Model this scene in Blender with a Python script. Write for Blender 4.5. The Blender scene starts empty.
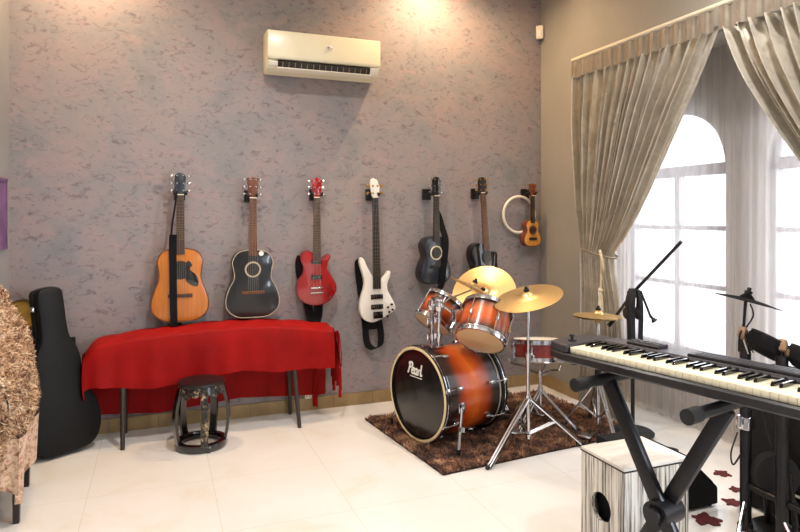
import bpy, bmesh, math, random
from mathutils import Vector, Matrix, Quaternion
random.seed(7)
PI = math.pi
COL = bpy.context.scene.collection
V = Vector

# ------------------------------------------------------------------ materials
def lin(h):
    h = h.lstrip('#'); o = []
    for i in (0, 2, 4):
        c = int(h[i:i+2], 16) / 255
        o.append(c/12.92 if c <= .04045 else ((c+.055)/1.055)**2.4)
    return (o[0], o[1], o[2], 1)

def newmat(name):
    m = bpy.data.materials.new(name); m.use_nodes = True
    nt = m.node_tree; return m, nt, nt.nodes['Principled BSDF']

def ramp(nt, stops, interp='LINEAR'):
    r = nt.nodes.new('ShaderNodeValToRGB'); r.color_ramp.interpolation = interp
    e = r.color_ramp.elements
    while len(e) < len(stops): e.new(.5)
    for i, (p, c) in enumerate(stops):
        e[i].position = p; e[i].color = lin(c) if isinstance(c, str) else c
    return r

def coords(nt, kind='Object', scale=(1, 1, 1)):
    tc = nt.nodes.new('ShaderNodeTexCoord'); mp = nt.nodes.new('ShaderNodeMapping')
    mp.inputs['Scale'].default_value = scale
    nt.links.new(tc.outputs[kind], mp.inputs['Vector']); return mp.outputs['Vector']

def noise(nt, vec, scale, detail=4, rough=.55, dist=0):
    n = nt.nodes.new('ShaderNodeTexNoise')
    n.inputs['Scale'].default_value = scale; n.inputs['Detail'].default_value = detail
    n.inputs['Roughness'].default_value = rough; n.inputs['Distortion'].default_value = dist
    nt.links.new(vec, n.inputs['Vector']); return n.outputs['Fac']

def bump(nt, b, fac, strength=.2, dist=.01):
    n = nt.nodes.new('ShaderNodeBump'); n.inputs['Strength'].default_value = strength
    n.inputs['Distance'].default_value = dist
    nt.links.new(fac, n.inputs['Height']); nt.links.new(n.outputs['Normal'], b.inputs['Normal'])

def mixc(nt, fac, a, b, mode='MIX'):
    m = nt.nodes.new('ShaderNodeMix'); m.data_type = 'RGBA'; m.blend_type = mode
    if isinstance(fac, float): m.inputs[0].default_value = fac
    else: nt.links.new(fac, m.inputs[0])
    for s, v in ((6, a), (7, b)):
        if isinstance(v, str): m.inputs[s].default_value = lin(v)
        else: nt.links.new(v, m.inputs[s])
    return m.outputs[2]

def pm(name, col, rough=.5, metal=0, coat=0, sheen=0, var=None, bmp=None, spec=.5, scale=(1, 1, 1)):
    """principled with small procedural variation; var=(scale, second colour)"""
    m, nt, b = newmat(name)
    b.inputs['Base Color'].default_value = lin(col); b.inputs['Roughness'].default_value = rough
    b.inputs['Metallic'].default_value = metal; b.inputs['Coat Weight'].default_value = coat
    b.inputs['Coat Roughness'].default_value = .08
    b.inputs['Sheen Weight'].default_value = sheen; b.inputs['Specular IOR Level'].default_value = spec
    vec = coords(nt, 'Object', scale)
    if var:
        f = noise(nt, vec, var[0]); r = ramp(nt, [(.35, col), (.65, var[1])])
        nt.links.new(f, r.inputs['Fac']); nt.links.new(r.outputs['Color'], b.inputs['Base Color'])
    if bmp: bump(nt, b, noise(nt, vec, bmp[0]), bmp[1], bmp[2] if len(bmp) > 2 else .01)
    return m

M = {}
M['chrome'] = pm('chrome', '#d8d8dc', .14, 1, var=(9, '#c4c4ca'))
M['black_metal'] = pm('black_metal', '#161517', .38, .3, var=(14, '#1d1c1e'))
M['rubber'] = pm('rubber', '#0b0a0b', .75, var=(20, '#171617'))
M['black_satin'] = pm('black_satin', '#0b0a0b', .3, coat=.3, var=(6, '#0f0e0f'))
M['black_gloss'] = pm('black_gloss', '#0b0a0b', .12, coat=.8, var=(6, '#0f0e0f'))
M['black_cloth'] = pm('black_cloth', '#0a090a', .85, var=(40, '#111013'), bmp=(120, .2), spec=.25)
M['case'] = pm('case_leatherette', '#070707', .55, var=(60, '#0c0b0a'), bmp=(180, .2, .003), spec=.25)
M['white_plastic'] = pm('white_plastic', '#ece4d2', .35, var=(3, '#e6dcc8'))
M['cream'] = pm('cream_plastic', '#e6dcbe', .3, coat=.3, var=(2, '#e1d6b6'))
M['dark_slot'] = pm('dark_slot', '#1c1712', .5, var=(8, '#261f18'))
M['tan_clamp'] = pm('tan_clamp', '#a08263', .5, .2, var=(20, '#8b6d50'))
M['ivory'] = pm('ivory_keys', '#efe6c8', .28, coat=.3, var=(5, '#eae0c0'))
M['keybody'] = pm('keyboard_body', '#343034', .42, .1, var=(30, '#3a363a'), bmp=(250, .1, .002))
M['keydark'] = pm('keyboard_front', '#191719', .4, var=(20, '#211f21'))
M['keypanel'] = pm('keyboard_panel', '#575359', .35, .2, var=(30, '#4c484d'))
M['rosewood'] = pm('rosewood', '#3a2419', .45, var=(12, '#4d3122'), scale=(6, 6, 1))
M['mahogany'] = pm('mahogany', '#5b3018', .55, coat=.05, var=(10, '#6e3d20'), scale=(8, 8, 1))
M['ebony'] = pm('ebony', '#17110f', .4, var=(10, '#221916'), scale=(8, 8, 1))
M['string'] = pm('string_steel', '#b9b3a8', .3, 1, var=(10, '#a8a297'))
M['spruce'] = pm('spruce_top', '#c8761c', .28, coat=.5, var=(7, '#b96812'), scale=(9, 1, .6))
M['spruce_side'] = pm('spruce_side', '#6a3410', .35, coat=.4, var=(6, '#7b4016'))
M['red_gloss'] = pm('red_gloss', '#a80c10', .16, coat=.8, var=(4, '#8c080c'))
M['red_side'] = pm('red_side', '#7a070a', .2, coat=.7, var=(4, '#6a0508'))
M['white_gloss'] = pm('white_gloss', '#efe9de', .18, coat=.7, var=(3, '#e6dfd2'))
M['slate'] = pm('slate_gloss', '#2f353f', .22, coat=.6, var=(5, '#262a33'))
M['slate_side'] = pm('slate_side', '#14151a', .25, coat=.5, var=(5, '#1a1b20'))
M['uke'] = pm('ukulele_wood', '#e09a3c', .35, coat=.4, var=(8, '#d28a2e'), scale=(9, 1, .8))
M['uke_side'] = pm('ukulele_side', '#6b2c12', .4, coat=.3, var=(8, '#7a361a'))
M['gold'] = pm('gold_hardware', '#b48d4a', .3, .9, var=(9, '#a27c3c'))
M['silver_inlay'] = pm('inlay', '#cfc6b4', .35, .2, var=(40, '#a89f8c'))
M['hoop_wood'] = pm('hoop_wood', '#e2cfa6', .4, coat=.3, var=(12, '#d8c294'))
M['drumhead_clear'] = pm('drumhead_amber', '#dcc096', .35, coat=.1, var=(7, '#d2b284'))
M['drumhead_white'] = pm('drumhead_white', '#e8e2d4', .5, var=(6, '#ded7c6'))
M['drumhead_black'] = pm('drumhead_black', '#141312', .22, coat=.3, var=(4, '#191817'))
M['bronze'] = pm('cymbal_bronze', '#e0b468', .3, .75, var=(5, '#d2a354'))
M['bronze_dark'] = pm('cymbal_bronze_edge', '#a5622a', .35, .8, var=(5, '#94551f'))
M['snare_red'] = pm('snare_red', '#9a2413', .22, coat=.7, var=(5, '#83190d'))
M['darkleg'] = pm('dark_leg', '#2a221c', .5, var=(9, '#352a22'), scale=(6, 6, 1))
M['table_wood'] = pm('table_wood', '#4a3524', .5, var=(9, '#59402b'))
M['leaf_red'] = pm('leaf_red', '#5e0c0b', .85, var=(40, '#440807'))
M['tassel'] = pm('tassel_cream', '#cdbfa2', .6, sheen=.4, var=(30, '#b8a98a'))
M['purple'] = pm('purple_print', '#5f3f66', .5, var=(8, '#7a5480'))
M['straw'] = pm('straw_yellow', '#b08a34', .6, var=(20, '#8a6a22'))
M['steel_frame'] = pm('window_frame_paint', '#98949a', .5, var=(4, '#8e8a90'))
M['ceil'] = pm('ceiling_paint', '#e6ddcc', .85, var=(1.5, '#e0d6c4'))
M['cable'] = pm('cable_black', '#141316', .55, var=(20, '#1b1a1d'))
M['logo_white'] = pm('logo_white', '#efede6', .4, var=(10, '#e6e4dc'))
M['taupe'] = pm('wall_taupe', '#9d968c', .75, var=(2.2, '#969085'), bmp=(60, .05))
M['bay_paint'] = pm('bay_paint', '#b9b1a9', .8, var=(2, '#b2aaa2'))
M['grey_wall'] = pm('wall_grey', '#8f8c8a', .75, var=(2, '#878482'), bmp=(60, .05))
M['track'] = pm('curtain_track_white', '#ded3bb', .5, var=(4, '#d6cab0'))

def mk_wall():
    m, nt, b = newmat('sponge_painted_mauve')
    v = coords(nt, 'Object', (1, 1, 1.0))
    big = noise(nt, v, 2.2, 6, .62, .6)
    r1 = ramp(nt, [(.32, '#7f7e7f'), (.46, '#8b8585'), (.58, '#968886'), (.72, '#8e8984')])
    nt.links.new(big, r1.inputs['Fac'])
    v2 = coords(nt, 'Object', (1, 1, 1.7))
    fl = noise(nt, v2, 14, 7, .7, 1.3)
    r2 = ramp(nt, [(.33, (.85, .85, .85, 1)), (.47, (0, 0, 0, 1))]); nt.links.new(fl, r2.inputs['Fac'])
    c1 = mixc(nt, r2.outputs['Color'], r1.outputs['Color'], '#675962')
    pk = noise(nt, v2, 5, 6, .7, 1.2)
    r3 = ramp(nt, [(.52, (0, 0, 0, 1)), (.70, (.7, .7, .7, 1))]); nt.links.new(pk, r3.inputs['Fac'])
    c2 = mixc(nt, r3.outputs['Color'], c1, '#a58b88')
    nt.links.new(c2, b.inputs['Base Color']); b.inputs['Roughness'].default_value = .6
    bump(nt, b, fl, .12, .01); return m
M['mauve'] = mk_wall()

def mk_floor():
    m, nt, b = newmat('polished_cream_tile')
    tc = nt.nodes.new('ShaderNodeTexCoord'); mp = nt.nodes.new('ShaderNodeMapping')
    mp.inputs['Location'].default_value = (2.73 + 6, 1.0 + 12, 0)
    nt.links.new(tc.outputs['Object'], mp.inputs['Vector'])
    br = nt.nodes.new('ShaderNodeTexBrick'); br.offset = 0; br.squash = 1
    br.inputs['Scale'].default_value = 1; br.inputs['Mortar Size'].default_value = .0022
    br.inputs['Brick Width'].default_value = .6; br.inputs['Row Height'].default_value = .6
    br.inputs['Mortar Smooth'].default_value = .3
    nt.links.new(mp.outputs['Vector'], br.inputs['Vector'])
    n = noise(nt, coords(nt), 2.5, 6, .6, .8)
    r = ramp(nt, [(.3, '#e6e3e0'), (.55, '#e2ded9'), (.75, '#ddd3c4')])
    nt.links.new(n, r.inputs['Fac'])
    c = mixc(nt, br.outputs['Fac'], r.outputs['Color'], '#d3cbc0')
    nt.links.new(c, b.inputs['Base Color']); b.inputs['Roughness'].default_value = .22
    b.inputs['Coat Weight'].default_value = .25; b.inputs['Coat Roughness'].default_value = .15
    return m
M['floor'] = mk_floor()

def mk_basetile():
    m, nt, b = newmat('tan_skirting_tile')
    br = nt.nodes.new('ShaderNodeTexBrick'); br.offset = 0
    br.inputs['Scale'].default_value = 1; br.inputs['Mortar Size'].default_value = .003
    br.inputs['Brick Width'].default_value = .3; br.inputs['Row Height'].default_value = 3
    v = coords(nt); nt.links.new(v, br.inputs['Vector'])
    n = noise(nt, v, 9, 5, .6); r = ramp(nt, [(.3, '#8d744c'), (.7, '#a58a60')]); nt.links.new(n, r.inputs['Fac'])
    nt.links.new(mixc(nt, br.outputs['Fac'], r.outputs['Color'], '#7a6748'), b.inputs['Base Color'])
    b.inputs['Roughness'].default_value = .35; return m
M['basetile'] = mk_basetile()

def mk_burst(name, lo, hi, stops, rough=.16):
    """lacquer that fades along the object's own z from lo to hi"""
    m, nt, b = newmat(name)
    tc = nt.nodes.new('ShaderNodeTexCoord'); sp = nt.nodes.new('ShaderNodeSeparateXYZ')
    nt.links.new(tc.outputs['Object'], sp.inputs[0])
    mr = nt.nodes.new('ShaderNodeMapRange'); mr.inputs['From Min'].default_value = lo; mr.inputs['From Max'].default_value = hi
    nt.links.new(sp.outputs['Z'], mr.inputs['Value'])
    r = ramp(nt, stops); nt.links.new(mr.outputs['Result'], r.inputs['Fac'])
    n = noise(nt, coords(nt, 'Object', (1, 1, 6)), 9, 3, .5)
    r2 = ramp(nt, [(.3, (.82, .82, .82, 1)), (.7, (1, 1, 1, 1))]); nt.links.new(n, r2.inputs['Fac'])
    nt.links.new(mixc(nt, 1.0, r.outputs['Color'], r2.outputs['Color'], 'MULTIPLY'), b.inputs['Base Color'])
    b.inputs['Roughness'].default_value = .3; b.inputs['Coat Weight'].default_value = .25
    b.inputs['Coat Roughness'].default_value = .12; return m
BURST = [(0, '#1a0806'), (.16, '#2a0c06'), (.34, '#b8440c'), (.52, '#e06a1c'), (.70, '#b8440c'), (.86, '#2a0c06'), (1, '#140605')]

def mk_radial(name, cz, rx, rz, stops):
    """guitar top lacquer that fades from the middle of the body to its edge"""
    m, nt, b = newmat(name)
    tc = nt.nodes.new('ShaderNodeTexCoord'); mp = nt.nodes.new('ShaderNodeMapping')
    mp.vector_type = 'POINT'; mp.inputs['Location'].default_value = (0, 0, -cz/rz); mp.inputs['Scale'].default_value = (1/rx, 0, 1/rz)
    nt.links.new(tc.outputs['Object'], mp.inputs['Vector'])
    g = nt.nodes.new('ShaderNodeVectorMath'); g.operation = 'LENGTH'; nt.links.new(mp.outputs['Vector'], g.inputs[0])
    r = ramp(nt, stops); nt.links.new(g.outputs['Value'], r.inputs['Fac'])
    nt.links.new(r.outputs['Color'], b.inputs['Base Color'])
    b.inputs['Roughness'].default_value = .16; b.inputs['Coat Weight'].default_value = .8; return m
M['dark_burst'] = mk_radial('dark_burst', .2, .2, .28, [(0, '#5a3520'), (.45, '#3a2018'), (.85, '#140d0d'), (1, '#0c0909')])

def mk_satin(name, c1, c2, rough=.3):
    m, nt, b = newmat(name)
    n = noise(nt, coords(nt, 'Object', (1, 1, 1)), 7, 4, .6, 1.5)
    r = ramp(nt, [(.4, c1), (.6, c2)]); nt.links.new(n, r.inputs['Fac'])
    nt.links.new(r.outputs['Color'], b.inputs['Base Color'])
    b.inputs['Roughness'].default_value = rough; b.inputs['Metallic'].default_value = .6
    b.inputs['Sheen Weight'].default_value = .3
    bump(nt, b, noise(nt, coords(nt, 'Object', (1, 1, .25)), 60, 3), .12, .004); return m
M['satin'] = mk_satin('champagne_satin', '#d2cbbd', '#bfb7a7')
M['satin_band'] = mk_satin('champagne_heading', '#8b7f70', '#7d7263', .5)

def mk_sheer():
    m, nt, b = newmat('sheer_voile')
    out = nt.nodes['Material Output']; nt.nodes.remove(b)
    tr = nt.nodes.new('ShaderNodeBsdfTransparent'); tl = nt.nodes.new('ShaderNodeBsdfTranslucent'); df = nt.nodes.new('ShaderNodeBsdfDiffuse')
    tr.inputs['Color'].default_value = (1, 1, 1, 1)
    n = noise(nt, coords(nt, 'Object', (1, 1, .1)), 40, 2); r = ramp(nt, [(.3, '#c9c2c0'), (.7, '#d6d0cd')]); nt.links.new(n, r.inputs['Fac'])
    nt.links.new(r.outputs['Color'], tl.inputs['Color']); nt.links.new(r.outputs['Color'], df.inputs['Color'])
    m1 = nt.nodes.new('ShaderNodeMixShader'); m1.inputs[0].default_value = .5
    nt.links.new(tl.outputs[0], m1.inputs[1]); nt.links.new(df.outputs[0], m1.inputs[2])
    m2 = nt.nodes.new('ShaderNodeMixShader'); m2.inputs[0].default_value = .50
    nt.links.new(tr.outputs[0], m2.inputs[1]); nt.links.new(m1.outputs[0], m2.inputs[2])
    nt.links.new(m2.outputs[0], out.inputs['Surface']); return m
M['sheer'] = mk_sheer()

def mk_glass():
    m, nt, b = newmat('window_glass')
    out = nt.nodes['Material Output']; nt.nodes.remove(b)
    tr = nt.nodes.new('ShaderNodeBsdfTransparent'); gl = nt.nodes.new('ShaderNodeBsdfGlossy'); gl.inputs['Roughness'].default_value = .03
    tr.inputs['Color'].default_value = (.95, .97, .97, 1)
    mx = nt.nodes.new('ShaderNodeMixShader'); mx.inputs[0].default_value = .06
    nt.links.new(tr.outputs[0], mx.inputs[1]); nt.links.new(gl.outputs[0], mx.inputs[2])
    nt.links.new(mx.outputs[0], out.inputs['Surface']); return m
M['glass'] = mk_glass()

def mk_velvet():
    m, nt, b = newmat('red_velour')
    n = noise(nt, coords(nt), 6, 5, .6, .5); r = ramp(nt, [(.3, '#860403'), (.7, '#9c0605')]); nt.links.new(n, r.inputs['Fac'])
    nt.links.new(r.outputs['Color'], b.inputs['Base Color']); b.inputs['Roughness'].default_value = .7
    b.inputs['Sheen Weight'].default_value = .04; b.inputs['Specular IOR Level'].default_value = .2; b.inputs['Sheen Tint'].default_value = lin('#ff2018')
    bump(nt, b, noise(nt, coords(nt), 160, 2), .15, .003); return m
M['velvet'] = mk_velvet()

def mk_pile(name, stops, sc, rough=.8, detail=3):
    m, nt, b = newmat(name)
    n = noise(nt, coords(nt), sc, detail, .65, .4); r = ramp(nt, stops); nt.links.new(n, r.inputs['Fac'])
    nt.links.new(r.outputs['Color'], b.inputs['Base Color']); b.inputs['Roughness'].default_value = rough
    b.inputs['Sheen Weight'].default_value = .2; return m
M['rug'] = mk_pile('brown_shag', [(.34, '#26150d'), (.44, '#5c3825'), (.55, '#8f5f42'), (.68, '#c39a74')], 13)
M['rugbase'] = pm('rug_backing', '#2a1710', .9, var=(10, '#331d14'))
M['fur'] = mk_pile('fur_brown_cream', [(.32, '#5a3a24'), (.43, '#9a7150'), (.54, '#c39d76'), (.68, '#ead8bc')], 24, .7)
M['floral'] = mk_pile('floral_cloth', [(.3, '#5f3a2c'), (.42, '#9a7355'), (.55, '#c9ae92'), (.66, '#9c5c4c'), (.76, '#d8c6ac')], 28, .8)

def mk_cajon():
    m, nt, b = newmat('whitewashed_grain')
    n1 = noise(nt, coords(nt, 'Object', (1, 1, .02)), 95, 4, .75, .2)
    r1 = ramp(nt, [(.40, (1, 1, 1, 1)), (.53, (0, 0, 0, 1))]); nt.links.new(n1, r1.inputs['Fac'])
    n2 = noise(nt, coords(nt, 'Object', (1, 1, .4)), 9, 4, .6); r2 = ramp(nt, [(.4, '#e9e4da'), (.65, '#d9d2c2')]); nt.links.new(n2, r2.inputs['Fac'])
    nt.links.new(mixc(nt, r1.outputs['Color'], r2.outputs['Color'], '#3b342c'), b.inputs['Base Color'])
    b.inputs['Roughness'].default_value = .5; bump(nt, b, n1, .2, .004); return m
M['cajon'] = mk_cajon()
M['cajon_top'] = pm('whitewashed_top', '#e8e3da', .45, var=(6, '#d8d2c8'), scale=(1, 6, 1))
M['inlaid'] = mk_pile('black_lacquer_inlay', [(.3, '#0d0b0a'), (.5, '#1b1511'), (.58, '#4a3c2a'), (.68, '#a8946f')], 38, .25)

def mk_emit(name, col, s):
    m, nt, b = newmat(name)
    b.inputs['Emission Color'].default_value = lin(col); b.inputs['Emission Strength'].default_value = s
    return m
M['lamp_warm'] = mk_emit('lamp_warm', '#ffc98a', 12)

# ------------------------------------------------------------------ mesh builder
class MB:
    def __init__(s): s.bm = bmesh.new(); s.mi = 0
    def face(s, vs):
        try: f = s.bm.faces.new(vs); f.material_index = s.mi; return f
        except ValueError: return None
    def mat(s, i): s.mi = i; return s
    def box(s, c, size, rot=None, bev=0):
        R = rot if rot is not None else Matrix.Identity(3)
        hx, hy, hz = (d/2 for d in size); c = V(c); vs = []
        for x, y, z in ((-1, -1, -1), (1, -1, -1), (1, 1, -1), (-1, 1, -1), (-1, -1, 1), (1, -1, 1), (1, 1, 1), (-1, 1, 1)):
            vs.append(s.bm.verts.new(c + R @ V((x*hx, y*hy, z*hz))))
        fs = [s.face([vs[i] for i in q]) for q in ((0, 3, 2, 1), (4, 5, 6, 7), (0, 1, 5, 4), (1, 2, 6, 5), (2, 3, 7, 6), (3, 0, 4, 7))]
        if bev:
            es = list({e for f in fs for e in f.edges})
            r = bmesh.ops.bevel(s.bm, geom=es, offset=bev, segments=2, affect='EDGES', profile=.5)
            for f in r['faces']: f.material_index = s.mi
        return s
    def tube(s, pts, r, seg=8, caps=True, closed=False):
        pts = [V(p) for p in pts]; n = len(pts)
        rs = r if isinstance(r, (list, tuple)) else [r]*n
        rings = []; up = None
        for i, p in enumerate(pts):
            if closed: d = pts[(i+1) % n] - pts[i-1]
            else: d = pts[min(i+1, n-1)] - pts[max(i-1, 0)]
            d = d.normalized() if d.length > 1e-9 else V((0, 0, 1))
            if up is None: up = d.orthogonal().normalized()
            else:
                up = up - d*up.dot(d); up = up.normalized() if up.length > 1e-6 else d.orthogonal().normalized()
            w = d.cross(up)
            rings.append([s.bm.verts.new(p + (up*math.cos(2*PI*k/seg) + w*math.sin(2*PI*k/seg))*rs[i]) for k in range(seg)])
        for i in range(n if closed else n-1):
            a, b = rings[i], rings[(i+1) % n]
            off = 0
            if closed and i == n-1:
                off = min(range(seg), key=lambda o: sum((a[k].co-b[(k+o) % seg].co).length for k in range(seg)))
            for k in range(seg): s.face([a[k], a[(k+1) % seg], b[(k+1+off) % seg], b[(k+off) % seg]])
        if caps and not closed: s.face(rings[0][::-1]); s.face(rings[-1])
        return s
    def lathe(s, prof, seg=32, frame=None, close=False):
        """prof: (radius, z) list around local z"""
        F = frame or Matrix.Identity(4); rings = []
        for r, z in prof:
            if r < 1e-6: rings.append([s.bm.verts.new(F @ V((0, 0, z)))])
            else: rings.append([s.bm.verts.new(F @ V((r*math.cos(2*PI*k/seg), r*math.sin(2*PI*k/seg), z))) for k in range(seg)])
        rr = rings + ([rings[0]] if close else [])
        for a, b in zip(rr, rr[1:]):
            for k in range(seg):
                k2 = (k+1) % seg
                if len(a) == 1 and len(b) == 1: continue
                if len(a) == 1: s.face([a[0], b[k2], b[k]][::-1])
                elif len(b) == 1: s.face([a[k], a[k2], b[0]])
                else: s.face([a[k], a[k2], b[k2], b[k]])
        return s
    def plate(s, outline, y0, y1, bev=.004, side=0, front=0):
        """closed (x,z) outline, from y0 (back) to y1 (front, smaller y), rounded rims"""
        n = len(outline); P = [V((x, 0, z)) for x, z in outline]
        area = sum(P[i].x*P[(i+1) % n].z - P[(i+1) % n].x*P[i].z for i in range(n))
        if area < 0: P.reverse()
        nr = []
        for i in range(n):
            d = P[(i+1) % n] - P[i-1]; d = d.normalized() if d.length else V((1, 0, 0)); nr.append(V((d.z, 0, -d.x)))
        sg = 1 if y1 < y0 else -1
        def ring(y, ins): return [s.bm.verts.new((P[i].x - nr[i].x*ins, y, P[i].z - nr[i].z*ins)) for i in range(n)]
        rs = [ring(y0, bev), ring(y0 - sg*bev, 0), ring(y1 + sg*bev, 0), ring(y1 + sg*bev*.3, bev*.3), ring(y1, bev)]
        s.mi = side
        for a, b in zip(rs, rs[1:]):
            for i in range(n): s.face([a[i], a[(i+1) % n], b[(i+1) % n], b[i]])
        s.face(rs[0][::-1]); s.mi = front; s.face(rs[-1]); s.mi = 0
        return s
    def ribbon(s, pts, wdir, width, th):
        """flat strap through pts; wdir its width direction"""
        pts = [V(p) for p in pts]; w = V(wdir).normalized(); n = len(pts); rings = []
        for i, p in enumerate(pts):
            d = (pts[min(i+1, n-1)] - pts[max(i-1, 0)]).normalized(); t = d.cross(w).normalized()
            rings.append([s.bm.verts.new(p + w*(a*width/2) + t*(b*th/2)) for a, b in ((-1, -1), (1, -1), (1, 1), (-1, 1))])
        for a, b in zip(rings, rings[1:]):
            for k in range(4): s.face([a[k], a[(k+1) % 4], b[(k+1) % 4], b[k]])
        s.face(rings[0][::-1]); s.face(rings[-1]); return s
    def grid(s, fn, nu, nv, th=0):
        g = [[s.bm.verts.new(fn(i/nu, j/nv)) for i in range(nu+1)] for j in range(nv+1)]
        for j in range(nv):
            for i in range(nu): s.face([g[j][i], g[j][i+1], g[j+1][i+1], g[j+1][i]])
        return s
    def blades(s, pos_normals, length, width, lean=.6):
        """short fibres standing on a surface"""
        for p, nrm in pos_normals:
            p = V(p); nrm = V(nrm)
            t = V((random.uniform(-1, 1), random.uniform(-1, 1), random.uniform(-1, 1))); t = (t - nrm*t.dot(nrm))
            if t.length < 1e-4: continue
            t.normalize(); w = nrm.cross(t)*width*random.uniform(.6, 1.3)
            L = length*random.uniform(.6, 1.25); k = lean*random.uniform(.3, 1.5)
            m = p + nrm*L*.6 + t*L*k*.35; e = p + nrm*L*(1-.3*k) + t*L*k
            a, b = s.bm.verts.new(p-w), s.bm.verts.new(p+w)
            c, d = s.bm.verts.new(m+w*.7), s.bm.verts.new(m-w*.7); q = s.bm.verts.new(e)
            s.face([a, b, c, d]); s.face([d, c, q])
        return s
    def build(s, name, mats, parent=None, world=False, smooth=35, recalc=True):
        if recalc: bmesh.ops.recalc_face_normals(s.bm, faces=s.bm.faces)
        if world and parent is not None: s.bm.transform(MW[root_of(parent)].inverted())
        me = bpy.data.meshes.new(name); s.bm.to_mesh(me); s.bm.free()
        if not isinstance(mats, (list, tuple)): mats = [mats]
        for m in mats: me.materials.append(M[m] if isinstance(m, str) else m)
        if smooth:
            me.polygons.foreach_set('use_smooth', [True]*len(me.polygons)); me.set_sharp_from_angle(angle=math.radians(smooth))
        o = bpy.data.objects.new(name, me); COL.objects.link(o)
        if parent is not None: o.parent = parent; TOP[o.name] = root_of(parent)
        else: MW[o.name] = Matrix.Identity(4)
        return o

MW = {}; TOP = {}
def root_of(o): return TOP.get(o.name, o.name)
def thing(name, label, cat, loc=(0, 0, 0), rz=0, group=None, quat=None):
    o = bpy.data.objects.new(name, None); COL.objects.link(o); o.empty_display_size = .1
    mw = Matrix.Translation(loc) @ (quat.to_matrix().to_4x4() if quat else Matrix.Rotation(rz, 4, 'Z'))
    o.matrix_local = mw; MW[o.name] = mw
    o['label'] = label; o['category'] = cat
    if group: o['group'] = group
    return o
def tag(o, label, cat, group=None):
    o['label'] = label; o['category'] = cat
    if group: o['group'] = group
    return o
def struct(o): o['kind'] = 'structure'; return o
def copy_tree(o, parent=None):
    c = o.copy(); COL.objects.link(c)
    if parent is not None: c.parent = parent; TOP[c.name] = root_of(parent)
    for ch in list(o.children): copy_tree(ch, c)
    return c
def zquat(d): return V(d).normalized().to_track_quat('Z', 'Y')
def rotz(a): return Matrix.Rotation(a, 3, 'Z')
def frame_to(p, d):
    return Matrix.Translation(p) @ zquat(d).to_matrix().to_4x4()
def spline(pts, sub=6, closed=True):
    n = len(pts); out = []
    for i in range(n if closed else n-1):
        if closed: p0, p1, p2, p3 = pts[i-1], pts[i], pts[(i+1) % n], pts[(i+2) % n]
        else: p0, p1, p2, p3 = pts[max(i-1, 0)], pts[i], pts[i+1], pts[min(i+2, n-1)]
        for k in range(sub):
            t = k/sub
            out.append(tuple(.5*(2*b + (c-a)*t + (2*a-5*b+4*c-d)*t*t + (3*b-a-3*c+d)*t**3) for a, b, c, d in zip(p0, p1, p2, p3)))
    if not closed: out.append(tuple(pts[-1]))
    return out
def ring_pts(c, r, n=24, a='xz', ph=0):
    o = []
    for k in range(n):
        t = 2*PI*k/n + ph; u, v = r*math.cos(t), r*math.sin(t)
        o.append((c[0]+u, c[1], c[2]+v) if a == 'xz' else (c[0]+u, c[1]+v, c[2]) if a == 'xy' else (c[0], c[1]+u, c[2]+v))
    return o

# ------------------------------------------------------------------ room shell
XL, YF, ZC = -3.86, -6.6, 3.4            # left wall, wall behind the camera, ceiling
RY0, RY1, RX, RZ = -.52, -3.45, .40, 2.50  # window bay in the right wall
def sbox(name, lo, hi, mat):
    c = [(a+b)/2 for a, b in zip(lo, hi)]; d = [abs(b-a) for a, b in zip(lo, hi)]
    return struct(MB().box(c, d).build(name, mat, smooth=0))
sbox('floor', (XL-.15, YF-.15, -.1), (RX+.12, .15, 0), 'floor')
sbox('ceiling', (XL-.15, YF-.15, ZC), (RX+.3, .15, ZC+.1), 'ceil')
sbox('wall_back', (XL-.15, 0, 0), (RX+.12, .15, ZC), 'mauve')
sbox('wall_left', (XL-.15, YF, 0), (XL, 0, ZC), 'grey_wall')
sbox('wall_front', (XL-.15, YF-.15, 0), (RX+.12, YF, ZC), 'taupe')
FILL_WIN = (-4.3, -5.9, .7, 2.3)               # third window, added unseen behind the camera to let fill light in
m = MB()
def wb(lo, hi): m.box([(a+b)/2 for a, b in zip(lo, hi)], [abs(b-a) for a, b in zip(lo, hi)])
wb((0, RY0, 0), (.12, 0, ZC)); wb((0, RY1, RZ), (.12, RY0, ZC))
wb((0, FILL_WIN[0], 0), (.12, RY1, ZC)); wb((0, YF, 0), (.12, FILL_WIN[1], ZC))
wb((0, FILL_WIN[1], 0), (.12, FILL_WIN[0], FILL_WIN[2])); wb((0, FILL_WIN[1], FILL_WIN[3]), (.12, FILL_WIN[0], ZC))
struct(m.build('wall_right', 'taupe', smooth=0))

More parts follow.
